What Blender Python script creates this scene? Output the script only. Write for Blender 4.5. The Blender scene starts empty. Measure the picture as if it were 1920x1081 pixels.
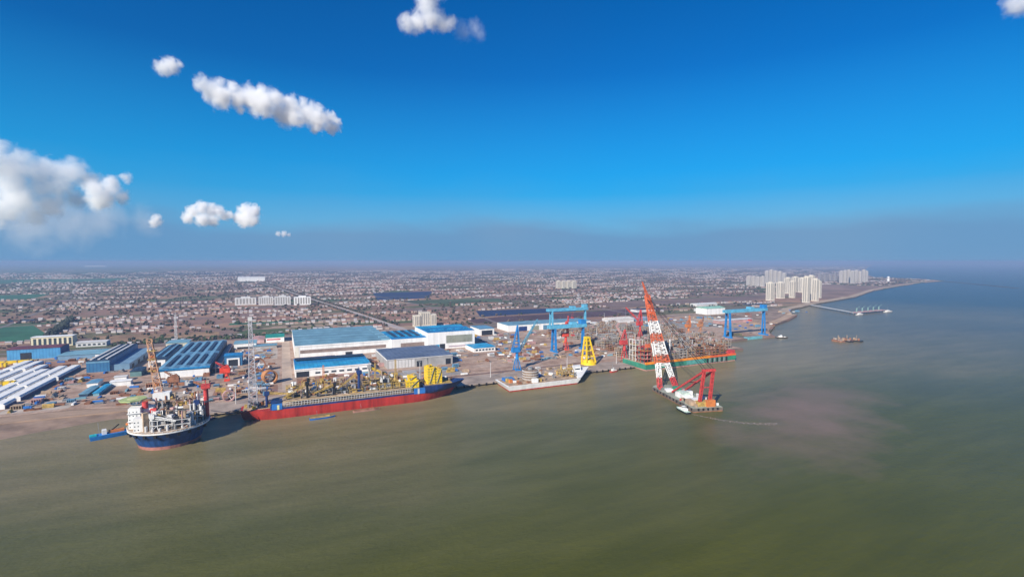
import bpy, bmesh, math, random
from mathutils import Vector, Matrix

# ------------------------------------------------------------------ camera, sky, sun, exposure
# metres; x runs along the quay, y inland, z up; river surface at z = 0
SC = bpy.context.scene
COL = SC.collection
R = math.radians
rnd = random.Random(7)

CAM_YAW, CAM_PITCH, CAM_H = 25.0, math.degrees(math.atan(50.5 / 930.0)), 200.0
cam_d = bpy.data.cameras.new('camera')
cam_d.sensor_width = 36.0
cam_d.lens = 36.0 * 930.0 / 1920.0
cam_d.clip_start = 1.0
cam_d.clip_end = 250000.0
cam = bpy.data.objects.new('camera', cam_d)
COL.objects.link(cam)
cam.location = (0, 0, CAM_H)
cam.rotation_euler = (R(90 - CAM_PITCH), 0, R(-CAM_YAW))
SC.camera = cam

SUN_AZ = math.atan2(-0.60, -0.80)          # direction towards the sun in the xy plane
SUN_EL = R(31)
sx, sy, sz = math.cos(SUN_AZ) * math.cos(SUN_EL), math.sin(SUN_AZ) * math.cos(SUN_EL), math.sin(SUN_EL)
sun_d = bpy.data.lights.new('sun', 'SUN')
sun_d.energy = 5.0
sun_d.angle = R(0.5)
sun_d.color = (1.0, 0.93, 0.82)
sun = bpy.data.objects.new('sun', sun_d)
COL.objects.link(sun)
sun.location = (-300, -300, 600)
sun.rotation_euler = Vector((sx, sy, sz)).to_track_quat('Z', 'Y').to_euler()

world = bpy.data.worlds.new('World')
SC.world = world
world.use_nodes = True
wn, wl = world.node_tree.nodes, world.node_tree.links
wn.clear()
w_out = wn.new('ShaderNodeOutputWorld')
w_bg = wn.new('ShaderNodeBackground')
w_bg.inputs['Strength'].default_value = 0.10
w_sky = wn.new('ShaderNodeTexSky')
w_sky.sky_type = 'NISHITA'
w_sky.sun_disc = False
w_sky.sun_elevation = SUN_EL
w_sky.sun_rotation = math.atan2(sx, sy)      # measured clockwise from +y
w_sky.altitude = 0
w_sky.air_density = 1.0
w_sky.dust_density = 0.0
w_sky.ozone_density = 3.0
w_hs = wn.new('ShaderNodeHueSaturation')      # the photograph's strongly saturated, clear winter blue
w_hs.inputs['Hue'].default_value = 0.513
w_hs.inputs['Saturation'].default_value = 1.95
w_hs.inputs['Value'].default_value = 0.83
wl.new(w_sky.outputs[0], w_hs.inputs['Color'])
# clear azure low sky, then the haze layer that lies along the whole horizon
w_tc = wn.new('ShaderNodeTexCoord')
w_sep = wn.new('ShaderNodeSeparateXYZ')
wl.new(w_tc.outputs['Generated'], w_sep.inputs[0])
w_ar = wn.new('ShaderNodeMapRange')
w_ar.inputs['From Min'].default_value = 0.02; w_ar.inputs['From Max'].default_value = 0.34
w_ar.inputs['To Min'].default_value = 0.85; w_ar.inputs['To Max'].default_value = 0.0
wl.new(w_sep.outputs[2], w_ar.inputs[0])
w_az = wn.new('ShaderNodeMixRGB')
w_az.inputs[2].default_value = (0.15, 3.0, 6.1, 1)
wl.new(w_ar.outputs[0], w_az.inputs[0])
wl.new(w_hs.outputs[0], w_az.inputs[1])
w_map = wn.new('ShaderNodeMapping')
w_map.inputs['Scale'].default_value = (2.6, 2.6, 9.0)
wl.new(w_tc.outputs['Generated'], w_map.inputs[0])
w_nz = wn.new('ShaderNodeTexNoise')
w_nz.inputs['Scale'].default_value = 1.0
w_nz.inputs['Detail'].default_value = 5.0
wl.new(w_map.outputs[0], w_nz.inputs['Vector'])
w_mad = wn.new('ShaderNodeMath'); w_mad.operation = 'MULTIPLY_ADD'
wl.new(w_nz.outputs[0], w_mad.inputs[0])
w_mad.inputs[1].default_value = -0.10
wl.new(w_sep.outputs[2], w_mad.inputs[2])
w_ramp = wn.new('ShaderNodeValToRGB')
w_ramp.color_ramp.interpolation = 'B_SPLINE'
cr = w_ramp.color_ramp.elements
cr[0].position = 0.0; cr[0].color = (0.98, 0.98, 0.98, 1)
cr[1].position = 0.125; cr[1].color = (0, 0, 0, 1)
e = cr.new(0.014); e.color = (0.85, 0.85, 0.85, 1)
e = cr.new(0.040); e.color = (0.42, 0.42, 0.42, 1)
wl.new(w_mad.outputs[0], w_ramp.inputs[0])
w_mix = wn.new('ShaderNodeMixRGB')
w_hz = wn.new('ShaderNodeTexNoise')          # the haze itself is partly slate blue, partly lavender
w_hz.inputs['Scale'].default_value = 1.3; w_hz.inputs['Detail'].default_value = 3
wl.new(w_tc.outputs['Generated'], w_hz.inputs['Vector'])
w_hr = wn.new('ShaderNodeValToRGB')
w_hr.color_ramp.elements[0].position = 0.38; w_hr.color_ramp.elements[0].color = (0.100, 0.262, 0.485, 1)
w_hr.color_ramp.elements[1].position = 0.62; w_hr.color_ramp.elements[1].color = (0.150, 0.285, 0.47, 1)
wl.new(w_hz.outputs[0], w_hr.inputs[0])
w_hm = wn.new('ShaderNodeVectorMath'); w_hm.operation = 'SCALE'; w_hm.inputs['Scale'].default_value = 8.6
wl.new(w_hr.outputs[0], w_hm.inputs[0])
wl.new(w_hm.outputs[0], w_mix.inputs[2])
wl.new(w_ramp.outputs[0], w_mix.inputs[0])
wl.new(w_az.outputs[0], w_mix.inputs[1])
wl.new(w_mix.outputs[0], w_bg.inputs['Color'])
wl.new(w_bg.outputs[0], w_out.inputs['Surface'])

SC.view_settings.view_transform = 'Standard'
SC.view_settings.look = 'None'
SC.view_settings.exposure = 0.45
SC.view_settings.gamma = 1.0
SC.view_settings.use_curve_mapping = False
SC.cycles.use_denoising = True
SC.cycles.max_bounces = 12
SC.cycles.diffuse_bounces = 2
SC.cycles.glossy_bounces = 2
SC.cycles.volume_bounces = 10
SC.cycles.volume_step_rate = 1.0
SC.cycles.volume_max_steps = 256
SC.cycles.sample_clamp_indirect = 8

# ------------------------------------------------------------------ helpers
MATS = {}

def mat(name, col, rough=0.7, metal=0.0, var=0.18, scale=0.15, spec=0.3, col2=None, stripe=None, streak=False):
    """procedural paint / steel / masonry: base colour with weathering noise"""
    if name in MATS:
        return MATS[name]
    m = bpy.data.materials.new(name)
    m.use_nodes = True
    n, l = m.node_tree.nodes, m.node_tree.links
    b = n['Principled BSDF']
    b.inputs['Roughness'].default_value = rough
    b.inputs['Metallic'].default_value = metal
    b.inputs['Specular IOR Level'].default_value = spec
    geo = n.new('ShaderNodeNewGeometry')
    nz = n.new('ShaderNodeTexNoise')
    nz.inputs['Scale'].default_value = scale
    nz.inputs['Detail'].default_value = 6
    nz.inputs['Roughness'].default_value = 0.65
    if streak:                       # rust and dirt running down the plating
        mp = n.new('ShaderNodeMapping'); mp.inputs['Scale'].default_value = (1, 1, 0.07)
        l.new(geo.outputs['Position'], mp.inputs[0]); l.new(mp.outputs[0], nz.inputs['Vector'])
    else:
        l.new(geo.outputs['Position'], nz.inputs['Vector'])
    rp = n.new('ShaderNodeValToRGB')
    c2 = col2 or tuple(c * (1 - 2.2 * var) for c in col)
    c1 = tuple(min(1, c * (1 + 0.6 * var)) for c in col)
    rp.color_ramp.elements[0].position = 0.30
    rp.color_ramp.elements[0].color = (*c2, 1)
    rp.color_ramp.elements[1].position = 0.62
    rp.color_ramp.elements[1].color = (*c1, 1)
    l.new(nz.outputs[0], rp.inputs[0])
    src = rp.outputs[0]
    if stripe:                       # fine sheet-metal ribs: (axis, period)
        sp = n.new('ShaderNodeSeparateXYZ')
        l.new(geo.outputs['Position'], sp.inputs[0])
        mm = n.new('ShaderNodeMath'); mm.operation = 'MODULO'
        l.new(sp.outputs['xyz'.index(stripe[0])], mm.inputs[0]); mm.inputs[1].default_value = stripe[1]
        ab = n.new('ShaderNodeMath'); ab.operation = 'ABSOLUTE'; l.new(mm.outputs[0], ab.inputs[0])
        gt = n.new('ShaderNodeMath'); gt.operation = 'GREATER_THAN'
        l.new(ab.outputs[0], gt.inputs[0]); gt.inputs[1].default_value = stripe[1] * 0.72
        mx = n.new('ShaderNodeMixRGB'); mx.blend_type = 'MULTIPLY'
        mg = n.new('ShaderNodeMath'); mg.operation = 'MULTIPLY'; l.new(gt.outputs[0], mg.inputs[0]); mg.inputs[1].default_value = 0.8
        l.new(mg.outputs[0], mx.inputs[0]); l.new(src, mx.inputs[1])
        mx.inputs[2].default_value = (*stripe[2], 1)
        src = mx.outputs[0]
    l.new(src, b.inputs['Base Color'])
    MATS[name] = m
    return m

OFF = {}

def origin(parent):
    return OFF.get(parent, Vector((0, 0, 0)))

def tag(o, label=None, cat=None, group=None, kind=None):
    if label: o['label'] = label
    if cat: o['category'] = cat
    if group: o['group'] = group
    if kind: o['kind'] = kind
    return o

def thing(name, label, cat, loc, group=None):
    o = bpy.data.objects.new(name, None)
    o.empty_display_size = 2.0
    COL.objects.link(o)
    o.location = loc
    OFF[o] = Vector(loc)
    return tag(o, label, cat, group)

class MB:
    """collects solids in world metres and links them as ONE mesh object"""
    def __init__(s): s.v, s.f, s.m = [], [], []
    def add(s, vs, fs, mi=0):
        b = len(s.v)
        s.v += [tuple(p) for p in vs]
        s.f += [tuple(i + b for i in f) for f in fs]
        s.m += [mi] * len(fs)
        return s
    def hexa(s, p, mi=0):            # 8 points: bottom ring 0-3, top ring 4-7 (counter-clockwise from above)
        return s.add(p, [(0, 3, 2, 1), (4, 5, 6, 7), (0, 1, 5, 4), (1, 2, 6, 5), (2, 3, 7, 6), (3, 0, 4, 7)], mi)
    def box(s, x0, y0, z0, x1, y1, z1, mi=0):
        return s.hexa([(x0, y0, z0), (x1, y0, z0), (x1, y1, z0), (x0, y1, z0),
                       (x0, y0, z1), (x1, y0, z1), (x1, y1, z1), (x0, y1, z1)], mi)
    def obox(s, c, size, a=0.0, mi=0):  # centre of the base, size, rotation about z
        ca, sa = math.cos(a), math.sin(a)
        hx, hy, h = size[0] / 2, size[1] / 2, size[2]
        q = [(-hx, -hy), (hx, -hy), (hx, hy), (-hx, hy)]
        r = [(c[0] + x * ca - y * sa, c[1] + x * sa + y * ca) for x, y in q]
        return s.hexa([(x, y, c[2]) for x, y in r] + [(x, y, c[2] + h) for x, y in r], mi)
    def bar(s, p, q, w, h=None, mi=0):
        p, q = Vector(p), Vector(q)
        d = q - p
        if d.length < 1e-6: return s
        d.normalize()
        up = Vector((0, 0, 1)) if abs(d.z) < 0.95 else Vector((0, 1, 0))
        a = d.cross(up).normalized() * (w / 2)
        b = a.cross(d).normalized() * ((h or w) / 2)
        ring = [-a - b, a - b, a + b, -a + b]
        vs = [p + r for r in ring] + [q + r for r in ring]
        return s.add(vs, [(0, 1, 2, 3), (7, 6, 5, 4), (0, 4, 5, 1), (1, 5, 6, 2), (2, 6, 7, 3), (3, 7, 4, 0)], mi)
    def tube(s, p, q, r, n=8, r2=None, mi=0):
        p, q = Vector(p), Vector(q)
        d = (q - p).normalized()
        up = Vector((0, 0, 1)) if abs(d.z) < 0.95 else Vector((0, 1, 0))
        a = d.cross(up).normalized(); b = a.cross(d).normalized()
        r2 = r if r2 is None else r2
        vs = []
        for c, rr in ((p, r), (q, r2)):
            vs += [c + a * rr * math.cos(2 * math.pi * i / n) + b * rr * math.sin(2 * math.pi * i / n) for i in range(n)]
        fs = [(i, (i + 1) % n, n + (i + 1) % n, n + i) for i in range(n)]
        fs += [tuple(range(n))[::-1], tuple(range(n, 2 * n))]
        return s.add(vs, fs, mi)
    def prism(s, poly, z0, z1, mi=0):   # poly counter-clockwise
        n = len(poly)
        vs = [(x, y, z0) for x, y in poly] + [(x, y, z1) for x, y in poly]
        fs = [(i, (i + 1) % n, n + (i + 1) % n, n + i) for i in range(n)]
        fs += [tuple(range(n))[::-1], tuple(range(n, 2 * n))]
        return s.add(vs, fs, mi)
    def loft(s, rings, cap=True, mi=0):
        n = len(rings[0]); vs = []; fs = []
        for r in rings: vs += r
        for k in range(len(rings) - 1):
            for i in range(n):
                j = (i + 1) % n
                fs.append((k * n + i, k * n + j, (k + 1) * n + j, (k + 1) * n + i))
        if cap:
            fs += [tuple(range(n))[::-1], tuple(range((len(rings) - 1) * n, len(rings) * n))]
        return s.add(vs, fs, mi)
    def lattice(s, p, q, w0, w1, n, t, side=None, d0=None, d1=None, diag=True):
        """four-chord lattice mast from p to q, width w0 tapering to w1 (depth d0 to d1)"""
        p, q = Vector(p), Vector(q)
        d = (q - p).normalized()
        if side is None:
            side = Vector((1, 0, 0)) if abs(d.x) < 0.9 else Vector((0, 1, 0))
        side = Vector(side); side = (side - d * side.dot(d)).normalized()
        oth = d.cross(side).normalized()
        d0 = d0 or w0; d1 = d1 or w1
        rg = []
        for i in range(n + 1):
            k = i / n; c = p.lerp(q, k)
            a = side * ((w0 + (w1 - w0) * k) / 2); b = oth * ((d0 + (d1 - d0) * k) / 2)
            rg.append([c - a - b, c + a - b, c + a + b, c - a + b])
        for j in range(4): s.bar(rg[0][j], rg[-1][j], t)
        for i in range(n + 1):
            for j in range(4): s.bar(rg[i][j], rg[i][(j + 1) % 4], t * 0.6)
        if diag:
            for i in range(n):
                for j in range(4):
                    if (i + j) % 2: s.bar(rg[i][j], rg[i + 1][(j + 1) % 4], t * 0.6)
                    else: s.bar(rg[i][(j + 1) % 4], rg[i + 1][j], t * 0.6)
        return s
    def build(s, name, mats, parent=None, loc=None, label=None, cat=None, group=None, kind=None, smooth=False):
        off = origin(parent) if parent is not None else Vector(loc or (0, 0, 0))
        me = bpy.data.meshes.new(name)
        me.from_pydata([(x - off.x, y - off.y, z - off.z) for x, y, z in s.v], [], s.f)
        if not isinstance(mats, (list, tuple)): mats = [mats]
        for m in mats: me.materials.append(m)
        if len(mats) > 1: me.polygons.foreach_set('material_index', s.m)
        if smooth: me.polygons.foreach_set('use_smooth', [True] * len(me.polygons))
        me.validate()
        me.update()
        o = bpy.data.objects.new(name, me)
        COL.objects.link(o)
        if parent is not None:
            o.parent = parent
        else:
            o.location = off
        OFF[o] = off
        return tag(o, label, cat, group, kind)

def copy_tree(o, parent=None, loc=None, rz=None):
    c = o.copy(); COL.objects.link(c)
    c.parent = parent
    if loc is not None: c.location = loc
    if rz is not None: c.rotation_euler = (0, 0, rz)
    for ch in list(o.children):
        if ch != c: copy_tree(ch, c)
    return c
# ------------------------------------------------------------------ the setting: river, land, shore
def surf_nodes(name, rough):
    m = bpy.data.materials.new(name); m.use_nodes = True
    n, l = m.node_tree.nodes, m.node_tree.links
    b = n['Principled BSDF']; b.inputs['Roughness'].default_value = rough
    geo = n.new('ShaderNodeNewGeometry')
    return m, n, l, b, geo

def noise(n, l, geo, scale, detail=5, stretch=None, rough=0.6, rot=0.0):
    t = n.new('ShaderNodeTexNoise'); t.inputs['Scale'].default_value = scale
    t.inputs['Detail'].default_value = detail; t.inputs['Roughness'].default_value = rough
    mp = n.new('ShaderNodeMapping'); mp.inputs['Scale'].default_value = stretch or (1, 1, 1)
    mp.inputs['Rotation'].default_value = (0, 0, rot)
    l.new(geo.outputs['Position'], mp.inputs[0]); l.new(mp.outputs[0], t.inputs['Vector'])
    return t.outputs[0]

def ramp(n, l, src, stops, interp='LINEAR'):
    r = n.new('ShaderNodeValToRGB'); r.color_ramp.interpolation = interp
    el = r.color_ramp.elements
    while len(el) > 1: el.remove(el[-1])
    el[0].position, el[0].color = stops[0][0], (*stops[0][1], 1)
    for p, c in stops[1:]:
        e = el.new(p); e.color = (*c, 1)
    l.new(src, r.inputs[0])
    return r.outputs[0]

def mixc(n, l, fac, a, b, mode='MIX'):
    x = n.new('ShaderNodeMixRGB'); x.blend_type = mode
    for i, s in ((0, fac), (1, a), (2, b)):
        if isinstance(s, (int, float)): x.inputs[i].default_value = s
        elif isinstance(s, tuple): x.inputs[i].default_value = (*s, 1)
        else: l.new(s, x.inputs[i])
    return x.outputs[0]

def math_n(n, l, op, a, b=0.0, c=0.0):
    x = n.new('ShaderNodeMath'); x.operation = op
    for i, s in ((0, a), (1, b), (2, c)):
        if isinstance(s, (int, float)): x.inputs[i].default_value = s
        else: l.new(s, x.inputs[i])
    return x.outputs[0]

# --- silty river water
m_water, n, l, b, geo = surf_nodes('river_water', 0.24)
silt = noise(n, l, geo, 0.0016, 5, (1.0, 2.2, 1), 0.55)
spw = n.new('ShaderNodeSeparateXYZ'); l.new(geo.outputs['Position'], spw.inputs[0])
# the water near the bank carries more silt than the stream
near = math_n(n, l, 'MULTIPLY_ADD', spw.outputs[1], 1 / 420.0, -0.62)
near = math_n(n, l, 'ADD', near, math_n(n, l, 'MULTIPLY_ADD', silt, 1.5, -0.75))
nearc = n.new('ShaderNodeClamp'); l.new(near, nearc.inputs[0])
strk = noise(n, l, geo, 0.02, 6, (0.35, 1.6, 1), 0.65, R(12))
base = ramp(n, l, nearc.outputs[0], [(0.0, (0.074, 0.079, 0.014)), (0.45, (0.098, 0.100, 0.042)), (1.0, (0.215, 0.176, 0.096))])
base = mixc(n, l, 0.75, base, ramp(n, l, strk, [(0.35, (0.80, 0.82, 0.80)), (0.65, (1.18, 1.14, 1.12))]), 'MULTIPLY')
sea = noise(n, l, geo, 0.0006, 3, (1, 1.6, 1))
# clearer, bluer sea towards the estuary mouth (far along the coast), silt plumes inshore
sp = n.new('ShaderNodeSeparateXYZ'); l.new(geo.outputs['Position'], sp.inputs[0])
far = math_n(n, l, 'MULTIPLY_ADD', sp.outputs[0], 1 / 2400.0, -0.28)
far = math_n(n, l, 'ADD', far, math_n(n, l, 'MULTIPLY_ADD', sea, 1.2, -0.6))
farc = n.new('ShaderNodeClamp'); l.new(far, farc.inputs[0])
base = mixc(n, l, farc.outputs[0], base, (0.024, 0.048, 0.060))
# stirred-up mud behind the working floating crane
vd = n.new('ShaderNodeVectorMath'); vd.operation = 'SUBTRACT'
wc = n.new('ShaderNodeTexNoise'); wc.inputs['Scale'].default_value = 0.016; wc.inputs['Detail'].default_value = 4
l.new(geo.outputs['Position'], wc.inputs['Vector'])
wsub = n.new('ShaderNodeVectorMath'); wsub.operation = 'SUBTRACT'; l.new(wc.outputs['Color'], wsub.inputs[0]); wsub.inputs[1].default_value = (0.5, 0.5, 0.5)
wsc = n.new('ShaderNodeVectorMath'); wsc.operation = 'SCALE'; wsc.inputs['Scale'].default_value = 130.0; l.new(wsub.outputs[0], wsc.inputs[0])
wad = n.new('ShaderNodeVectorMath'); wad.operation = 'ADD'; l.new(geo.outputs['Position'], wad.inputs[0]); l.new(wsc.outputs[0], wad.inputs[1])
l.new(wad.outputs[0], vd.inputs[0]); vd.inputs[1].default_value = (632, 425, 0)
vm = n.new('ShaderNodeMapping'); vm.vector_type = 'TEXTURE'
vm.inputs['Rotation'].default_value = (0, 0, R(28)); vm.inputs['Scale'].default_value = (240, 105, 100000)
l.new(vd.outputs[0], vm.inputs[0])
ln = n.new('ShaderNodeVectorMath'); ln.operation = 'LENGTH'; l.new(vm.outputs[0], ln.inputs[0])
pn = noise(n, l, geo, 0.012, 6, None, 0.65)
pl = math_n(n, l, 'SUBTRACT', math_n(n, l, 'MULTIPLY_ADD', pn, 1.1, 0.5), ln.outputs['Value'])
plc = n.new('ShaderNodeClamp'); l.new(pl, plc.inputs[0])
base = mixc(n, l, math_n(n, l, 'MULTIPLY', plc.outputs[0], 0.82), base, (0.225, 0.145, 0.108))
l.new(base, b.inputs['Base Color'])
b.inputs['IOR'].default_value = 1.13; b.inputs['Specular IOR Level'].default_value = 0.35
bump = n.new('ShaderNodeBump'); bump.inputs['Strength'].default_value = 0.8; bump.inputs['Distance'].default_value = 0.9
wv = math_n(n, l, 'ADD', noise(n, l, geo, 0.09, 4, (1.0, 1.7, 1), 0.6), math_n(n, l, 'MULTIPLY', noise(n, l, geo, 0.3, 3, (1.0, 2.2, 1), 0.6, R(20)), 0.5))
l.new(wv, bump.inputs['Height']); l.new(bump.outputs[0], b.inputs['Normal'])
MB().box(-70000, -4000, -3.0, 70000, 70000, 0.0).build('river', m_water, kind='structure')

# --- farmland: winter fields in strips and plots
m_land, n, l, b, geo = surf_nodes('farmland', 0.9)
b.inputs['Specular IOR Level'].default_value = 0.1
vor = n.new('ShaderNodeTexVoronoi'); vor.distance = 'CHEBYCHEV'
mp = n.new('ShaderNodeMapping'); mp.inputs['Scale'].default_value = (0.0042, 0.0105, 0); mp.inputs['Rotation'].default_value = (0, 0, R(8))
l.new(geo.outputs['Position'], mp.inputs[0]); l.new(mp.outputs[0], vor.inputs['Vector']); vor.inputs['Scale'].default_value = 1
vs_ = n.new('ShaderNodeSeparateXYZ'); l.new(vor.outputs['Color'], vs_.inputs[0])
fields = ramp(n, l, vs_.outputs[0], [(0.0, (0.230, 0.145, 0.112)), (0.22, (0.165, 0.120, 0.105)), (0.40, (0.290, 0.185, 0.130)),
      (0.56, (0.125, 0.118, 0.070)), (0.70, (0.070, 0.098, 0.048)), (0.80, (0.200, 0.138, 0.120)), (0.92, (0.300, 0.225, 0.170))], 'CONSTANT')
big = noise(n, l, geo, 0.00055, 4, (1, 1, 1))
green = ramp(n, l, big, [(0.50, (0, 0, 0)), (0.62, (1, 1, 1))])
gl = math_n(n, l, 'MULTIPLY_ADD', sp_x := (lambda q: (l.new(geo.outputs['Position'], q.inputs[0]), q.outputs[0])[1])(n.new('ShaderNodeSeparateXYZ')), -1 / 2500.0, -0.10)
glc = n.new('ShaderNodeClamp'); l.new(gl, glc.inputs[0])
gf = math_n(n, l, 'MULTIPLY', green, 0.35)
gf2 = math_n(n, l, 'MAXIMUM', gf, math_n(n, l, 'MULTIPLY', glc.outputs[0], math_n(n, l, 'GREATER_THAN', vs_.outputs[1], 0.42)))
col = mixc(n, l, math_n(n, l, 'MULTIPLY', gf2, 0.85), fields, (0.030, 0.115, 0.060))
fine = noise(n, l, geo, 0.03, 6, (1, 2.5, 1), 0.7)
col = mixc(n, l, 0.55, col, ramp(n, l, fine, [(0.3, (0.66, 0.60, 0.60)), (0.7, (1.85, 1.68, 1.6))]), 'MULTIPLY')
l.new(col, b.inputs['Base Color'])

LAND_Z = 4.0
coast = [(-70000, 300), (-2500, 560), (-900, 700), (-420, 790), (-300, 800), (-190, 800), (-110, 741), (598, 741), (598, 788), (945, 788),
         (945, 850), (985, 878), (1075, 884), (1075, 960), (1135, 960), (1135, 892), (1180, 886), (1215, 930), (1400, 1050), (1560, 1118), (1715, 1200), (1735, 1222), (1700, 1245), (1800, 1300),
         (1910, 1370), (2028, 1408), (2240, 1490), (2499, 1567), (2900, 1690), (3300, 1860), (3673, 2018), (4500, 2290), (5461, 2587), (6100, 2707),
         (6500, 3050), (6750, 3707), (9000, 5200), (60000, 33000), (60000, 70000), (-70000, 70000)]
MB().prism(coast, -2.0, LAND_Z).build('farmland_ground', m_land, kind='structure')

# mudflat sloping from the yard's bank into the river
m_mud = mat('mud_bank', (0.30, 0.205, 0.145), 0.75, 0, 0.25, 0.03, 0.4)
mud = MB()
up_ = [(-2500, 590), (-900, 722), (-420, 812), (-330, 830), (-260, 835), (-200, 818), (-150, 790), (-96, 746)]
mid_ = [(-2500, 545), (-900, 655), (-420, 745), (-320, 762), (-260, 780), (-200, 790), (-150, 764), (-96, 738)]
lo_ = [(-2500, 490), (-900, 590), (-420, 665), (-310, 716), (-240, 752), (-190, 772), (-150, 752), (-96, 733)]
vs = [(x, y, 4.3) for x, y in up_] + [(x, y, 1.6) for x, y in mid_] + [(x, y, -0.6) for x, y in lo_] + [(x, y, -2.5) for x, y in lo_] + [(x, y, -2.5) for x, y in up_]
k = len(up_); fs = []
for r_ in range(4):
    for i in range(k - 1): fs.append((r_ * k + i, (r_ + 1) * k + i, (r_ + 1) * k + i + 1, r_ * k + i + 1))
mud.add(vs, fs).build('mudflat', m_mud, kind='structure')

# haze: the air that greys and blues the distance
hz = bpy.data.materials.new('haze_air'); hz.use_nodes = True
n, l = hz.node_tree.nodes, hz.node_tree.links
n.clear()
o_ = n.new('ShaderNodeOutputMaterial'); pv = n.new('ShaderNodeVolumePrincipled')
pv.inputs['Color'].default_value = (0.34, 0.48, 0.72, 1)
pv.inputs['Density'].default_value = 0.000086
pv.inputs['Anisotropy'].default_value = 0.0
l.new(pv.outputs[0], o_.inputs['Volume'])
MB().box(-75000, -4500, -4.0, 75000, 75000, 215.0).build('haze', hz, kind='stuff')
# ------------------------------------------------------------------ palette
WHITE = mat('white_paint', (0.82, 0.81, 0.78), 0.5, 0, 0.09, 0.12, streak=True)
CREAM = mat('cream_render', (0.62, 0.56, 0.46), 0.8, 0, 0.10, 0.06)
PALE = mat('pale_render', (0.60, 0.59, 0.58), 0.8, 0, 0.10, 0.05)
GREYW = mat('grey_cladding', (0.36, 0.35, 0.34), 0.7, 0, 0.12, 0.06)
CONC = mat('concrete', (0.36, 0.31, 0.27), 0.85, 0, 0.18, 0.05)
STEEL = mat('grey_steel', (0.32, 0.32, 0.32), 0.5, 0.3, 0.25, 0.2)
DARK = mat('dark_opening', (0.020, 0.024, 0.034), 0.6, 0, 0.1, 0.2)
BLACK = mat('black_paint', (0.018, 0.018, 0.022), 0.5, 0, 0.1, 0.3)
CRBLUE = mat('crane_blue', (0.020, 0.205, 0.52), 0.45, 0, 0.15, 0.1)
CRTEAL = mat('crane_light_blue', (0.12, 0.42, 0.60), 0.45, 0, 0.15, 0.1)
RED = mat('red_paint', (0.56, 0.060, 0.055), 0.6, 0, 0.22, 0.3)
ORANGE = mat('orange_paint', (0.62, 0.20, 0.055), 0.5, 0, 0.15, 0.12)
YELLOW = mat('yellow_paint', (0.86, 0.58, 0.015), 0.5, 0, 0.12, 0.12)
OCHRE = mat('ochre_primer', (0.52, 0.35, 0.10), 0.65, 0, 0.30, 0.25)
RUST = mat('rusty_steel', (0.30, 0.135, 0.075), 0.85, 0, 0.30, 0.15)
TAN = mat('tan_primer', (0.44, 0.32, 0.22), 0.8, 0, 0.25, 0.15)
GREEN = mat('green_paint', (0.035, 0.27, 0.16), 0.55, 0, 0.18, 0.1)
HULLRED = mat('antifouling_red', (0.44, 0.034, 0.026), 0.6, 0, 0.24, 0.12, streak=True)
HULLBLUE = mat('hull_blue', (0.018, 0.045, 0.165), 0.5, 0, 0.25, 0.2, streak=True)
MIDBLUE = mat('mid_blue_paint', (0.03, 0.16, 0.48), 0.5, 0, 0.15, 0.1)
LIME = mat('lime_deck_paint', (0.38, 0.46, 0.20), 0.7, 0, 0.15, 0.2)
GLASS = mat('window_glass', (0.05, 0.07, 0.09), 0.15, 0, 0.2, 0.2, 0.5)
BROWNB = mat('brown_louvre', (0.27, 0.20, 0.17), 0.7, 0, 0.15, 0.1)
OLIVEB = mat('grey_green_panel', (0.27, 0.28, 0.22), 0.6, 0, 0.12, 0.1)
R_TEAL = mat('teal_sheet_roof', (0.170, 0.330, 0.410), 0.5, 0.1, 0.16, 0.03, 0.4, None, ('y', 13.7, (0.62, 0.70, 0.80)))
R_TEAL2 = mat('pale_teal_sheet_roof', (0.22, 0.42, 0.50), 0.45, 0.1, 0.14, 0.02)
R_BLUE = mat('bright_blue_sheet_roof', (0.015, 0.215, 0.470), 0.5, 0.1, 0.2, 0.05, 0.4, None, ('x', 7.0, (0.72, 0.80, 0.88)))
R_CYAN = mat('cyan_sheet_roof', (0.030, 0.350, 0.600), 0.5, 0.1, 0.18, 0.05, 0.4, None, ('x', 7.0, (0.72, 0.80, 0.88)))
R_DBLUE = mat('dark_blue_sheet_roof', (0.030, 0.062, 0.115), 0.55, 0.1, 0.25, 0.03)
R_SLATE = mat('slate_blue_sheet_roof', (0.125, 0.160, 0.235), 0.5, 0.1, 0.15, 0.03, 0.4, None, ('x', 9.0, (0.70, 0.75, 0.85)))
R_LBLUE = mat('light_blue_sheet_roof', (0.150, 0.330, 0.470), 0.5, 0.1, 0.18, 0.05, 0.4, None, ('y', 9.0, (0.78, 0.82, 0.88)))
R_GREEN = mat('green_sheet_roof', (0.020, 0.290, 0.210), 0.5, 0.1, 0.14, 0.03)
R_MAROON = mat('maroon_sheet_roof', (0.170, 0.055, 0.070), 0.6, 0.1, 0.2, 0.03)
R_PINK = mat('faded_pink_roof', (0.50, 0.30, 0.28), 0.7, 0.0, 0.2, 0.05)
W_BLUE = mat('blue_cladding', (0.035, 0.165, 0.330), 0.55, 0, 0.12, 0.05, 0.4, None, ('x', 5.0, (0.62, 0.68, 0.80)))
W_STEELB = mat('steel_blue_cladding', (0.170, 0.290, 0.400), 0.55, 0, 0.12, 0.05)
ASPHALT = mat('pale_asphalt', (0.200, 0.170, 0.165), 0.9, 0, 0.12, 0.05)

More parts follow.
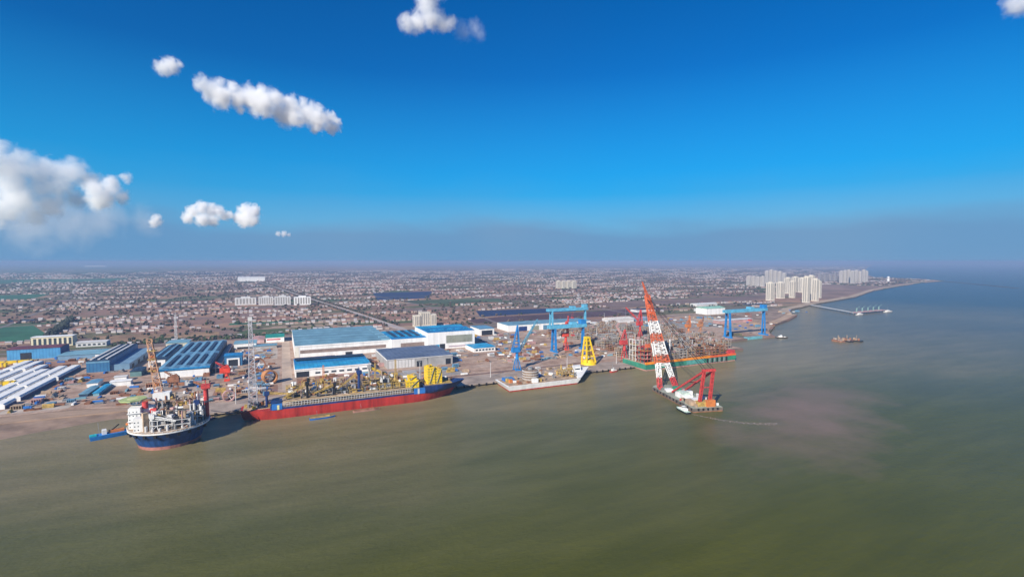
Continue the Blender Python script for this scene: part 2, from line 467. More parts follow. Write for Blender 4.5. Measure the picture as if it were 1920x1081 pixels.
# ------------------------------------------------------------------ yard ground, quay, roads, fields
m_yard, n, l, b, geo = surf_nodes('yard_dirt', 0.9)
b.inputs['Specular IOR Level'].default_value = 0.15
a1 = noise(n, l, geo, 0.018, 6, (1, 1.4, 1), 0.65)
a2 = noise(n, l, geo, 0.11, 4, None, 0.7)
col = ramp(n, l, a1, [(0.30, (0.210, 0.140, 0.110)), (0.45, (0.390, 0.270, 0.205)), (0.58, (0.460, 0.345, 0.275)), (0.72, (0.350, 0.295, 0.265))])
col = mixc(n, l, 0.6, col, ramp(n, l, a2, [(0.3, (0.40, 0.37, 0.36)), (0.65, (1.25, 1.2, 1.15))]), 'MULTIPLY')
l.new(col, b.inputs['Base Color'])
YZ = 4.25
MB().prism([(-1500, 735), (-900, 735), (-420, 815), (-330, 833), (-250, 836), (-190, 816), (-108, 748), (597, 748), (597, 795), (944, 795), (944, 858), (985, 886), (1070, 890), (1070, 966), (1140, 966),
            (1140, 900), (1176, 896), (1250, 960), (1390, 1055), (1360, 1330), (560, 1345), (470, 1420), (-40, 1420), (-420, 1330), (-600, 1360), (-1500, 1330)], 3.9, YZ).build('shipyard_ground', m_yard, kind='structure')
m_apron = mat('quay_concrete', (0.36, 0.285, 0.235), 0.85, 0, 0.20, 0.04)
MB().box(-112, 736, 2.6, 597, 790, 4.55).build('quay_apron', m_apron, kind='structure')
fend = MB().box(-1.3, -0.9, -2.2, 1.3, 0, 2.2)
f0 = None
qa = bpy.data.objects['quay_apron']
for i in range(56):
    x = -106 + i * 12.6
    if f0 is None:
        f0 = fend.build('fender', BLACK, qa); f0.location = (x, 735.9, 2.2)
    else:
        c = f0.copy(); COL.objects.link(c); c.parent = qa; c.location = (x, 735.9, 2.2)

def ribbon(pts, w, z0, z1):
    left, right = [], []
    for i, p in enumerate(pts):
        a = Vector(pts[max(0, i - 1)]); b_ = Vector(pts[min(len(pts) - 1, i + 1)])
        d = (b_ - a).normalized(); nn = Vector((-d.y, d.x)) * (w / 2)
        left.append(Vector(p) + nn); right.append(Vector(p) - nn)
    mb = MB()
    for i in range(len(pts) - 1):
        q = [right[i], right[i + 1], left[i + 1], left[i]]
        mb.hexa([(p.x, p.y, z0) for p in q] + [(p.x, p.y, z1) for p in q])
    return mb

ribbon([(318, 1425), (300, 1560), (247, 1996), (134, 2808), (-25, 4034), (-218, 5398), (-520, 8000)], 26, 3.6, 4.6).build('trunk_road', mat('road_concrete', (0.42, 0.36, 0.34), 0.9, 0, 0.1, 0.02), kind='structure')
ribbon([(6, 756), (6, 900), (6, 1090), (8, 1420)], 16, 4.0, 4.4).build('yard_road', mat('yard_road_concrete', (0.47, 0.36, 0.28), 0.9, 0, 0.12, 0.04), kind='structure')
ribbon([(-420, 872), (-250, 880), (-115, 818), (20, 800), (300, 800), (560, 805)], 9, 4.0, 4.42).build('crane_rail_track', mat('rail_ballast', (0.20, 0.13, 0.11), 0.9, 0, 0.2, 0.05), kind='structure')
ribbon([(-1500, 1390), (-430, 1400), (-50, 1435), (318, 1440), (700, 1380), (1400, 1370), (1760, 1345)], 12, 3.7, 4.55).build('perimeter_road', ASPHALT, kind='structure')
ribbon([(1420, 1075), (1560, 1142), (1700, 1212)], 26, 3.0, 5.6).build('sandy_spit', mat('sand_spit', (0.46, 0.32, 0.22), 0.9, 0, 0.2, 0.03), kind='structure')
ribbon([(1725, 1250), (1800, 1312), (1910, 1382), (2028, 1420), (2240, 1503), (2499, 1582), (2900, 1708), (3300, 1880), (3673, 2040), (4500, 2312), (5461, 2615), (6050, 2735)], 34, 2.0, 5.2).build('sea_wall_beach', mat('beach_sand', (0.45, 0.34, 0.25), 0.9, 0, 0.2, 0.02), kind='structure')
ribbon([(6050, 2690), (5700, 2360), (5330, 2040), (5003, 1772)], 46, -1.0, 1.2).build('sandbar', mat('wet_sandbar', (0.06, 0.055, 0.060), 0.8, 0, 0.2, 0.01), kind='structure')

def patch(name, poly, m, z=4.18):
    return MB().prism(poly, 3.8, z).build(name, m, kind='structure')

F_GREEN = mat('winter_wheat', (0.028, 0.130, 0.070), 0.95, 0, 0.25, 0.006)
F_DARK = mat('dark_pond_field', (0.020, 0.030, 0.085), 0.6, 0, 0.2, 0.01)
F_PLUM = mat('ploughed_plum_field', (0.085, 0.048, 0.060), 0.95, 0, 0.2, 0.006)
F_TAN = mat('tan_stubble_field', (0.30, 0.185, 0.110), 0.95, 0, 0.2, 0.01)
patch('wheat_field', [(-1600, 1450), (-560, 1600), (-560, 1700), (-690, 1990), (-1700, 1800)], F_GREEN)
patch('wheat_field', [(-2600, 2300), (-1000, 2400), (-1050, 2700), (-2700, 2650)], F_GREEN)
patch('wheat_field', [(-3600, 3300), (-1200, 3450), (-1250, 3900), (-3700, 3800)], F_GREEN)
patch('wheat_field', [(-6500, 5200), (-1500, 6000), (-1600, 7200), (-7500, 6500)], F_GREEN)
patch('wheat_field', [(560, 2250), (1000, 2200), (1050, 2420), (540, 2480)], mat('pale_wheat', (0.07, 0.10, 0.05), 0.95, 0, 0.25, 0.006))
patch('wheat_field', [(-150, 1750), (120, 1740), (120, 1790), (-150, 1800)], F_GREEN)
patch('dark_water_field', [(440, 2560), (720, 2600), (900, 3180), (520, 3180)], F_DARK)
patch('dark_water_field', [(640, 1640), (1050, 1660), (1150, 1800), (700, 1840)], F_DARK)
patch('dark_water_field', [(1900, 1560), (2050, 1590), (2080, 1640), (1920, 1620)], F_DARK)
patch('dark_water_field', [(-1500, 2060), (-720, 2150), (-740, 2210), (-1550, 2140)], F_DARK)
patch('ploughed_field', [(560, 1470), (1250, 1460), (1500, 1640), (1300, 1640), (700, 1610), (560, 1560)], F_PLUM)
patch('ploughed_field', [(1250, 1700), (2300, 1760), (2700, 2000), (1350, 1940)], mat('brown_field', (0.19, 0.125, 0.105), 0.95, 0, 0.2, 0.006))
patch('stubble_field', [(-420, 1480), (-150, 1500), (-160, 1600), (-450, 1640)], F_TAN)
patch('stubble_field', [(-560, 1780), (-450, 1790), (-450, 1900), (-560, 1930)], mat('red_soil', (0.36, 0.20, 0.14), 0.95, 0, 0.2, 0.006))
patch('stubble_field', [(2600, 1640), (4300, 2270), (4200, 2700), (2550, 2050)], mat('reclaimed_soil', (0.26, 0.165, 0.13), 0.95, 0, 0.25, 0.004))
patch('stubble_field', [(1450, 1110), (1690, 1230), (1900, 1400), (1480, 1330)], mat('reclaimed_soil_near', (0.30, 0.215, 0.165), 0.95, 0, 0.3, 0.02))

for i, (pts_, w_) in enumerate((([(-3200, 1960), (-700, 2010), (247, 1990)], 9), ([(247, 2030), (1100, 1980), (2600, 2080)], 9), ([(-4200, 2780), (140, 2790), (1500, 2740), (4600, 2800)], 12), ([(-5000, 4050), (-25, 4040), (3000, 3980), (7000, 4300)], 14),
                               ([(1180, 1400), (1230, 2000), (1420, 3400), (1700, 5200)], 10), ([(-720, 1400), (-760, 2000), (-1000, 3300), (-1500, 5200)], 10), ([(2050, 1480), (2120, 2100), (2500, 3600)], 12), ([(620, 1400), (640, 1640), (560, 2300), (400, 3500)], 8))):
    ribbon(pts_, w_, 3.7, 4.32 + 0.01 * i).build('village_road', ASPHALT, kind='structure')
pr_ = random.Random(17)
PADM = [mat('pad_pale', (0.46, 0.39, 0.33), 0.9, 0, 0.15, 0.06), mat('pad_grey', (0.30, 0.27, 0.25), 0.9, 0, 0.2, 0.06), mat('pad_rusty', (0.34, 0.19, 0.13), 0.9, 0, 0.2, 0.06)]
for i, (x0, y0, x1, y1) in enumerate(((-335, 845, -262, 898), (-325, 1010, -262, 1090), (-198, 905, -118, 984), (-190, 830, -120, 880), (-95, 812, -8, 868), (-60, 905, -6, 975), (-95, 1105, -10, 1225), (20, 835, 140, 900), (150, 812, 290, 880),
                                      (396, 866, 500, 905), (400, 915, 505, 985), (432, 1060, 545, 1200), (628, 806, 930, 868), (640, 880, 920, 975), (1172, 1000, 1240, 1120), (1255, 1175, 1390, 1290), (-470, 1180, -330, 1255), (880, 1105, 1240, 1260))):
    MB().box(x0, y0, 4.0, x1, y1, YZ + 0.03).build('concrete_pad', PADM[(i * 2) % 3], kind='structure')

# ------------------------------------------------------------------ sheds and halls
def gable(mb, x0, y0, x1, y1, z, rise, axis, ov=1.0, t=0.5):
    """solid low gable roof, ridge along axis"""
    x0 -= ov; x1 += ov; y0 -= ov; y1 += ov
    if axis == 'x':
        ym = (y0 + y1) / 2
        prof = [(y0, z), (y1, z), (y1, z + t), (ym, z + t + rise), (y0, z + t)]
        mb.loft([[(x0, a, c) for a, c in prof], [(x1, a, c) for a, c in prof]])
    else:
        xm = (x0 + x1) / 2
        prof = [(x0, z), (x0, z + t), (xm, z + t + rise), (x1, z + t), (x1, z)]
        mb.loft([[(a, y0, c) for a, c in prof], [(a, y1, c) for a, c in prof]])

def hall(name, label, x0, y0, x1, y1, h, wall, roof, axis='x', bays=1, rise=2.0, base=YZ):
    t = thing(name, label, 'building', ((x0 + x1) / 2, y0, base))
    MB().box(x0, y0, base - 0.2, x1, y1, base + h).build('wall', wall, t)
    for i in range(bays):
        mb = MB()
        if axis == 'x':
            d = (y1 - y0) / bays
            gable(mb, x0, y0 + i * d, x1, y0 + (i + 1) * d, base + h, rise, 'x', 0.0 if bays > 1 else 1.0)
        else:
            d = (x1 - x0) / bays
            gable(mb, x0 + i * d, y0, x0 + (i + 1) * d, y1, base + h, rise, 'y', 0.0 if bays > 1 else 1.0)
        mb.build('roof', roof[i % len(roof)] if isinstance(roof, list) else roof, t)
    return t

def front(t, name, x0, z0, x1, z1, y, m, proud=0.35):
    return MB().box(x0, y - proud, z0, x1, y + 0.2, z1).build(name, m, t)

def side(t, name, y0, z0, y1, z1, x, m, proud=0.35):
    return MB().box(x - 0.2, y0, z0, x + proud, y1, z1).build(name, m, t)

# main assembly hall, three stepped volumes (each a building of its own)
g = hall('assembly_hall', 'vast assembly hall with ribbed pale teal roof and brown louvre band', 22, 1088, 214, 1338, 25, WHITE, [R_TEAL, R_TEAL, R_TEAL], 'x', 6, 3.6)
front(g, 'louvre_band', 32, 13, 204, 20, 1088, BROWNB)
front(g, 'eaves_trim', 21.5, 26.5, 214.5, 29.4, 1088, WHITE, 0.7)
front(g, 'corner_panel', 22, 4.3, 30, 26, 1088, mat('cream_panel', (0.74, 0.70, 0.60), 0.6, 0, 0.08, 0.1), 0.5)
front(g, 'door', 120, 4.3, 134, 10, 1088, DARK)
for i in range(5): MB().box(40 + i * 36, 1110, 29.2, 64 + i * 36, 1112.5, 31.2).build('roof_vent', R_TEAL2, g)
MB().box(196, 1089, 29.0, 213, 1336, 31.6).build('roof_walkway', R_TEAL2, g)
g = hall('blasting_hall', 'white hall with blue roof joined between teal hall and taller hall', 214.3, 1076, 291.6, 1212, 27, WHITE, [R_BLUE, R_CYAN], 'x', 4, 1.6)
front(g, 'louvre_band', 234, 13, 286, 22, 1076, BROWNB)
front(g, 'door', 218, 4.3, 232, 10, 1076, DARK)
front(g, 'awning', 240, 8.5, 290, 9.5, 1076, CRTEAL, 3.0)
for i in range(4): MB().box(224 + i * 17, 1098, 33, 232 + i * 17, 1196, 34.2).build('skylight', R_DBLUE, g)
g = hall('block_erection_hall', 'tallest white hall with bright blue roof and large grey window panel', 292, 1066, 402, 1184, 38, WHITE, [R_BLUE, R_BLUE, R_CYAN], 'x', 3, 2.0)
front(g, 'window_panel', 334, 17, 396, 34, 1066, OLIVEB)
for i in range(6): MB().box(334 + i * 12.2, 1065.3, 17, 334.6 + i * 12.2, 1066.2, 34).build('mullion', GREYW, bpy.data.objects[g.children[-1].name] if False else g)
front(g, 'hangar_door', 294, 4.3, 318, 15, 1066, R_CYAN)
front(g, 'hangar_door', 319, 4.3, 331, 16, 1066, DARK)
front(g, 'louvre_band', 340, 8, 392, 10, 1066, mat('mauve_strip', (0.36, 0.25, 0.33), 0.7))
for i in range(5): MB().box(302 + i * 20, 1082, 45, 314 + i * 20, 1086, 46.4).build('roof_vent', R_CYAN, g)
g = hall('blue_roof_workshop', 'low quayside workshop with vivid blue roof beside the yard road', 18, 906, 143, 1008, 13, WHITE, [R_CYAN, R_BLUE], 'x', 2, 2.0)
MB().box(20, 972, 21.0, 141, 990, 21.9).build('roof_panel', R_DBLUE, g)
MB().box(20, 992, 20.6, 90, 997, 21.5).build('roof_panel', R_MAROON, g)
side(g, 'side_shade_panel', 907, 4.3, 1007, 17, 143, R_DBLUE)  # dark panel puts the right wall's shade into its colour
front(g, 'eaves_trim', 17.6, 16.2, 143.6, 18.0, 906, WHITE, 1.0)
front(g, 'door', 20, 4.3, 40, 13.5, 906, DARK)
for i in range(7): front(g, 'window', 50 + i * 13, 8, 58 + i * 13, 11, 906, GLASS)
g = hall('slate_roof_workshop', 'grey-walled workshop with ribbed slate blue roof behind the yellow blocks', 172, 905, 296, 1028, 17, GREYW, R_SLATE, 'x', 3, 1.8)
front(g, 'door', 226, 4.3, 236, 15, 905, DARK); front(g, 'door', 282, 4.3, 292, 15, 905, DARK)
side(g, 'gable_trim', 906, 19.5, 1027, 21.4, 171.9, WHITE, -0.6)
front(g, 'eaves_trim', 171.6, 20.4, 296.4, 21.6, 905, PALE, 0.6)
for i in range(8): front(g, 'cladding_panel', 175 + i * 6, 5, 180 + i * 6, 19, 905, PALE, 0.12)
g = hall('canteen', 'small white building with flat bright blue roof beside the crane road', 374, 996, 424, 1050, 9, WHITE, R_CYAN, 'x', 1, 0.5)
for i in range(6): front(g, 'window', 378 + i * 7.5, 7, 383 + i * 7.5, 10.5, 996, GLASS)
g = hall('paint_shed', 'small white shed with dark open front under light blue roof', 474, 1220, 516, 1290, 17, WHITE, R_LBLUE, 'x', 1, 1.0)
front(g, 'door', 480, 4.3, 511, 17, 1220, DARK)  # near-black sheet stands in for the shade inside the open front
g = hall('fabrication_hall', 'long white hall with row of blue and dark doors behind gantry crane', 572, 1250, 845, 1330, 17, WHITE, R_TEAL, 'x', 2, 1.6)
for i, (x, w, mm) in enumerate(((604, 26, HULLBLUE), (644, 24, OLIVEB), (682, 24, R_LBLUE), (716, 20, DARK), (744, 20, DARK), (772, 18, DARK), (796, 22, DARK), (822, 20, HULLBLUE))):
    front(g, 'hangar_door', x, 4.3, x + w, 17, 1250, mm)
g = hall('multi_bay_hall', 'wide hall with light blue sawtooth bays, dark skylights and white front', -191, 992, -115, 1300, 15, R_DBLUE, [R_LBLUE], 'y', 5, 1.8)
front(g, 'front_wall', -190, 4.3, -116, 15.5, 992, WHITE)
front(g, 'eaves_trim', -191.5, 17, -114.5, 20.2, 992, R_BLUE, 0.8)
bw = 76 / 5
for i in range(5):
    for y0, y1 in ((1012, 1120), (1150, 1280)):
        xx = -191 + (i + 0.5) * bw
        mb = MB(); mb.box(xx + 0.8, y0 + (i % 2) * 10, 20.0, xx + 6.6, y1 - (i % 2) * 6, 22.0)
        mb.build('skylight', R_DBLUE, g)
g = hall('pipe_shop', 'narrow shed with faded pink roof along the multi-bay hall', -112, 1010, -103, 1292, 7, R_DBLUE, R_PINK, 'y', 1, 1.0)
g = hall('plate_store', 'white-gabled shed left of the multi-bay hall with blue roof', -226, 1110, -200, 1292, 13, WHITE, R_DBLUE, 'y', 1, 2.5)
front(g, 'door', -219, 4.3, -207, 12, 1110, DARK)  # an opening: dark sheet paints the unlit interior
for i in range(2): MB().box(-220 + i * 12, 1130, 19.5, -216 + i * 12, 1280, 20.6).build('skylight', R_LBLUE, g)
g = hall('tall_blue_store', 'cream-topped shed far behind the multi-bay hall', -232, 1300, -190, 1345, 16, mat('pale_cream_wall', (0.66, 0.63, 0.5), 0.7, 0, 0.1, 0.05), R_TEAL2, 'y', 1, 1.5)
g = hall('blue_workshop', 'blue gabled workshop with striped dark roof and grey-blue annex wall', -314, 1100, -281, 1296, 19, W_BLUE, R_DBLUE, 'y', 2, 2.2)
front(g, 'gable_trim', -314, 20.5, -281, 23.4, 1100, R_LBLUE, 0.5)
for i in range(3): MB().box(-311 + i * 11, 1108, 25.1, -307.5 + i * 11, 1286, 26.3).build('skylight', PALE, g)
MB().box(-281, 1104, 4.1, -253, 1290, 15.0).build('annex', W_STEELB, g)
for i in range(4): side(g, 'annex_door', 1120 + i * 42, 4.3, 1134 + i * 42, 11, -253, DARK)
g = hall('corrugated_hangar', 'blue corrugated hangar with maroon roof and dark doorway', -494, 1302, -412, 1350, 21, mat('blue_corrugated', (0.075, 0.31, 0.56), 0.5, 0, 0.12, 0.05, 0.4, None, ('x', 5.0, (0.7, 0.75, 0.85))), R_MAROON, 'x', 1, 2.0)
front(g, 'hangar_door', -474, 4.3, -457, 18, 1302, DARK)
side(g, 'side_shade_panel', 1303, 4.3, 1349, 25, -412, mat('shaded_corrugated', (0.02, 0.09, 0.26), 0.6, 0, 0.12, 0.05, 0.3, None, ('y', 5.0, (0.7, 0.75, 0.85))))  # darker copy of the corrugated blue, side shade painted in
g = hall('low_steel_store', 'low grey-blue store between the corrugated hangar and blue workshop', -404, 1262, -326, 1322, 9, W_STEELB, R_TEAL2, 'x', 1, 0.8)
front(g, 'door', -345, 4.3, -337, 11, 1262, WHITE); front(g, 'door', -336, 4.3, -331, 11, 1262, DARK)
g = hall('dormitory', 'cream five-storey dormitory behind the corrugated hangar', -520, 1482, -446, 1510, 22, mat('warm_render', (0.74, 0.66, 0.46), 0.8, 0, 0.08, 0.05), WHITE, 'x', 1, 0.6)
for k_ in range(8):
    front(g, 'window_column', -516 + k_ * 9, 7, -511 + k_ * 9, 23, 1482, GLASS, 0.25)
g = hall('low_white_office', 'low white office right of the cream dormitory', -428, 1440, -372, 1470, 10, PALE, PALE, 'x', 1, 0.8)
for k_ in range(6): front(g, 'window', -424 + k_ * 9, 7, -419 + k_ * 9, 11, 1440, GLASS, 0.2)
g = hall('portal_shed', 'blue open-ended shed with white portal frame in mid yard', -99, 1058, -70, 1092, 19, W_BLUE, R_BLUE, 'x', 1, 1.5)
front(g, 'hangar_door', -92, 4.3, -77, 16, 1058, DARK)  # open end without a door leaf, its inner shade painted as a dark sheet
MB().box(-95, 1056.8, 4.2, -92.5, 1058.3, 19).build('door_frame', WHITE, g); MB().box(-76.5, 1056.8, 4.2, -74, 1058.3, 19).build('door_frame', WHITE, g)
MB().box(-95, 1056.6, 16.5, -74, 1058.3, 19.1).build('lintel', WHITE, g)
g = hall('grey_white_store', 'white-fronted store with teal roof behind the flare tower', -98, 1256, -54, 1306, 12, WHITE, R_TEAL2, 'x', 1, 1.5)
front(g, 'door', -92, 4.3, -60, 9, 1256, DARK)
g = hall('green_roof_shed', 'shed with vivid green roof and white and red front', -36, 1328, 4, 1392, 12, WHITE, R_GREEN, 'x', 1, 2.0)
front(g, 'banner', -34, 10, -4, 13, 1328, mat('banner_red', (0.6, 0.12, 0.12), 0.6))
g = hall('pink_roof_shed', 'shed with faded pink roof left of the green-roofed shed', -66, 1330, -40, 1380, 9, mat('pinkish_wall', (0.6, 0.4, 0.38), 0.7), R_PINK, 'y', 1, 2)
g = hall('teal_lean_to', 'low teal-roofed lean-to in front of the green-roofed shed', -60, 1240, -12, 1270, 6, GREYW, R_TEAL, 'x', 1, 1)
g = hall('far_white_store', 'white rounded-roof store beside the right gantry crane', 1420, 1346, 1512, 1400, 22, WHITE, mat('pale_green_roof', (0.30, 0.55, 0.42), 0.5), 'x', 1, 5)
g = hall('panel_line_shed', 'long low pale pink shed left of the right gantry', 1250, 1130, 1395, 1160, 9, R_PINK, PALE, 'x', 1, 1.5)
g = hall('white_arch_tent', 'pale arched storage tent behind the module racks', 950, 1290, 1040, 1340, 10, PALE, mat('tent_fabric', (0.66, 0.62, 0.57), 0.7), 'x', 1, 5)
g = hall('blue_grey_tent', 'blue-grey storage shed right of the pale arched tent', 1050, 1300, 1120, 1335, 8, W_STEELB, mat('grey_blue_roof', (0.36, 0.42, 0.52), 0.6), 'x', 1, 2)
g = hall('white_strip_shed', 'thin white shed right of the fabrication hall', 868, 1270, 940, 1290, 7, WHITE, WHITE, 'x', 1, 1)
for i, (px0, w_, lab) in enumerate(((1480, 60, 'pale shed farthest behind the floating crane boom'), (1240, 90, 'navy-roofed shed behind the red yard cranes'), (1640, 120, 'long white shed near the shore road'))):
    hall('distant_shed', lab, px0, 1430 + i * 90, px0 + w_, 1470 + i * 90, 10, PALE, [PALE, F_DARK, WHITE][i], 'x', 1, 2)
# low offices and cabins of the left yard
for i, (x, y, w_, d_, h_, wm, rm, lab) in enumerate((
        (-250, 1000, 16, 12, 7, WHITE, PALE, 'white cabin nearest the tall crane in left yard'), (-236, 1030, 16, 36, 9, mat('dusty_green_wall', (0.13, 0.24, 0.24), 0.7), R_DBLUE, 'dark teal shed beside white cabins in left yard'),
        (-246, 962, 26, 14, 7, WHITE, WHITE, 'longer white cabin in front of the dark teal shed'), (-278, 972, 14, 26, 6, WHITE, R_LBLUE, 'white cabin with light blue roof near the shore'),
        (-268, 905, 10, 52, 4, R_DBLUE, R_TEAL, 'long low teal-roofed shelter near the mud bank'), (-252, 905, 7, 56, 4, R_TEAL2, R_CYAN, 'narrow cyan-roofed shelter near the mud bank'))):
    hall('site_cabin', lab, x, y, x + w_, y + d_, h_, wm, rm, 'y' if d_ > w_ else 'x', 1, 1.0)
# ------------------------------------------------------------------ clouds: puffs of vapour high over the land
def cam_dir(px, py):
    u, v = px - 960.0, 540.5 - py
    th = R(CAM_PITCH); a = R(CAM_YAW)
    X, Y, Zd = u, v * math.sin(th) + 930 * math.cos(th), v * math.cos(th) - 930 * math.sin(th)
    return Vector((X * math.cos(a) + Y * math.sin(a), -X * math.sin(a) + Y * math.cos(a), Zd)).normalized()

def cloud(label, puffs, dist, dens, seed, amp=0.9, nscale=1.7, soft=1.2):
    """puffs: (direction px, py, radius in photo pixels); built at its real distance as a volume of vapour"""
    k = dist / 930.0
    pts = [(Vector((0, 0, CAM_H)) + cam_dir(px, py) * dist, r * k) for px, py, r in puffs]
    r2 = random.Random(seed)
    pts = [(p + cam_dir(960, 490) * r2.uniform(-.5, .5) * r, r) for p, r in pts]
    bm = bmesh.new()
    for p, r in pts:
        bmesh.ops.create_icosphere(bm, subdivisions=3, radius=r * 1.15, matrix=Matrix.Translation(p))
    me = bpy.data.meshes.new('cloud'); bm.to_mesh(me); bm.free()
    o = bpy.data.objects.new('cloud', me); COL.objects.link(o)
    md = o.modifiers.new('union', 'REMESH'); md.mode = 'VOXEL'; md.voxel_size = min(r for p, r in pts) * 0.3
    m = bpy.data.materials.new('cloud_vapour'); m.use_nodes = True
    n, l = m.node_tree.nodes, m.node_tree.links; n.clear()
    out = n.new('ShaderNodeOutputMaterial'); pv = n.new('ShaderNodeVolumePrincipled')
    geo = n.new('ShaderNodeNewGeometry')
    rm = sum(r for p, r in pts) / len(pts)
    nz = n.new('ShaderNodeTexNoise'); nz.inputs['Scale'].default_value = nscale / rm; nz.inputs['Detail'].default_value = 7; nz.inputs['Roughness'].default_value = 0.62; nz.inputs['Distortion'].default_value = 0.5
    l.new(geo.outputs['Position'], nz.inputs['Vector'])
    cur = None
    for p, r in pts:
        d = n.new('ShaderNodeVectorMath'); d.operation = 'DISTANCE'; l.new(geo.outputs['Position'], d.inputs[0]); d.inputs[1].default_value = p
        s = math_n(n, l, 'MULTIPLY_ADD', d.outputs['Value'], -1.0 / r, 1.0)
        cur = s if cur is None else math_n(n, l, 'SMOOTH_MAX', cur, s, 0.15)
    f = math_n(n, l, 'ADD', cur, math_n(n, l, 'MULTIPLY_ADD', nz.outputs[0], amp * 2, -amp * 1.15))
    f = math_n(n, l, 'MULTIPLY', f, soft)
    c = n.new('ShaderNodeClamp'); l.new(f, c.inputs[0])
    l.new(math_n(n, l, 'MULTIPLY', c.outputs[0], dens / rm), pv.inputs['Density'])
    pv.inputs['Color'].default_value = (0.995, 0.995, 0.995, 1); pv.inputs['Anisotropy'].default_value = -0.1
    l.new(pv.outputs[0], out.inputs['Volume'])
    m.cycles.volume_step_rate = 0.35
    me.materials.append(m)
    tag(o, label, 'cloud')
    return o

cloud('long white cloud slanting down to the right in the open blue sky',
      [(383, 158, 15), (396, 170, 22), (410, 155, 11), (420, 184, 24), (436, 164, 13), (448, 186, 21), (470, 184, 25), (487, 168, 12), (498, 196, 28), (522, 190, 20), (528, 212, 24), (548, 200, 22), (566, 192, 12),
       (560, 224, 21), (580, 212, 22), (594, 200, 10), (598, 226, 25), (616, 218, 14), (620, 236, 17), (634, 228, 9), (455, 206, 10), (590, 244, 9)], 4200, 3.4, 1, amp=0.95, nscale=1.5)
cloud('tiny white puff of cloud left above the long slanting cloud', [(300, 124, 15), (313, 120, 16), (326, 122, 10), (339, 122, 7)], 4400, 2.4, 2)
cloud('white cloud cut by the top edge of the photo', [(765, 46, 19), (785, 42, 22), (808, 36, 24), (830, 42, 20), (800, 8, 24), (815, -18, 28), (848, 44, 13)], 3600, 2.6, 3)
cloud('thin bluish wisp beside the topmost cloud', [(868, 62, 22), (890, 58, 20), (900, 68, 14)], 3700, 0.35, 4)
cloud('bright arched cumulus puff left of the pair low over the plain', [(352, 408, 12), (362, 396, 14), (376, 389, 14), (392, 394, 15), (408, 396, 13), (418, 404, 10), (385, 412, 14), (400, 414, 12)], 9000, 4.0, 5)
cloud('bright rounded cumulus puff right of the pair low over the plain', [(430, 402, 8), (447, 408, 14), (462, 398, 17), (478, 396, 14), (474, 412, 16), (455, 416, 12)], 9000, 4.0, 6)
cloud('large cumulus bank rising from the left edge of the photo', [(4, 276, 16), (-6, 300, 28), (14, 318, 26), (45, 318, 30), (80, 322, 26), (112, 328, 24), (148, 326, 24), (165, 338, 20), (40, 342, 24), (85, 348, 26), (125, 352, 24), (50, 380, 28), (95, 384, 24), (12, 360, 30), (20, 396, 26), (70, 404, 18), (140, 372, 18)], 8500, 2.0, 7, soft=1.4)
cloud('smaller white cumulus tower right of the large bank', [(182, 356, 18), (198, 352, 18), (200, 370, 20), (180, 376, 18), (215, 342, 12), (238, 334, 10), (222, 368, 14)], 7400, 2.8, 8)
cloud('faint grey veil of cloud under the cumulus bank', [(60, 425, 50), (140, 415, 50), (210, 410, 44), (265, 412, 30)], 9500, 0.45, 9)
cloud('small pinkish puff under the cumulus bank', [(288, 418, 9), (294, 410, 9), (298, 416, 7)], 9200, 2.4, 10)
cloud('tiny faint puff low above the distant plain', [(522, 438, 6), (532, 438, 7), (540, 440, 5)], 11000, 1.4, 11)
cloud('white cloud corner at the top right of the photo', [(1898, 4, 14), (1912, 10, 16), (1926, 2, 20)], 3600, 2.0, 12)
# ------------------------------------------------------------------ apartment towers
def ground_pt(px, py, z=4.0):
    d = cam_dir(px, py); t = (z - CAM_H) / d.z
    return Vector((0, 0, CAM_H)) + d * t

def tower(name, label, x, y, w, d, h, m, group=None, cols=5, a=0.0, roofbox=True):
    t = thing(name, label, 'building', (x, y, 4.0), group)
    t_ = MB().box(x - w / 2, y - d / 2, 3.5, x + w / 2, y + d / 2, 4 + h).build('wall', m, t)
    sw = w / (cols * 2 + 1)
    for i in range(cols):
        x0 = x - w / 2 + sw * (2 * i + 1)
        MB().box(x0, y - d / 2 - 0.3, 9, x0 + sw, y - d / 2 + 0.4, 4 + h - 3).build('window_column', WINS, t)
    sd = d / 5
    for i in range(2):
        y0 = y - d / 2 + sd * (2 * i + 1)
        MB().box(x - w / 2 - 0.3, y0, 9, x - w / 2 + 0.4, y0 + sd, 4 + h - 3).build('window_column', WINS, t)
    if roofbox:
        MB().box(x - w * 0.22, y - d * 0.3, 4 + h, x + w * 0.22, y + d * 0.3, 4 + h + 5).build('roof_plant_room', m, t)
    return t

WINS, n, l, b, geo = surf_nodes('window_strip', 0.4)
spz = n.new('ShaderNodeSeparateXYZ'); l.new(geo.outputs['Position'], spz.inputs[0])
mz = math_n(n, l, 'GREATER_THAN', math_n(n, l, 'MODULO', spz.outputs[2], 3.1), 1.3)
l.new(mixc(n, l, mz, (0.50, 0.45, 0.38), (0.13, 0.13, 0.14)), b.inputs['Base Color'])

TW = mat('tower_render', (0.66, 0.60, 0.50), 0.8, 0, 0.06, 0.02)
TW2 = mat('tower_render_grey', (0.52, 0.48, 0.45), 0.8, 0, 0.06, 0.02)
TW3 = mat('tower_dark_unfinished', (0.20, 0.19, 0.22), 0.8, 0, 0.1, 0.02)
# cream apartment block behind the halls: three joined slabs
for i, (x0, x1, h_, lab) in enumerate(((360, 378, 34, 'cream apartment slab left in trio behind the tallest hall'), (379, 410, 42, 'cream apartment slab in the middle, widest of the trio'), (411, 428, 36, 'cream apartment slab right in trio behind the tallest hall'))):
    tower('apartment_block', lab, (x0 + x1) / 2, 1476 + 3 * (i % 2), x1 - x0, 24, h_, CREAM, 'cream apartment trio', 3 + (i == 1), roofbox=False)
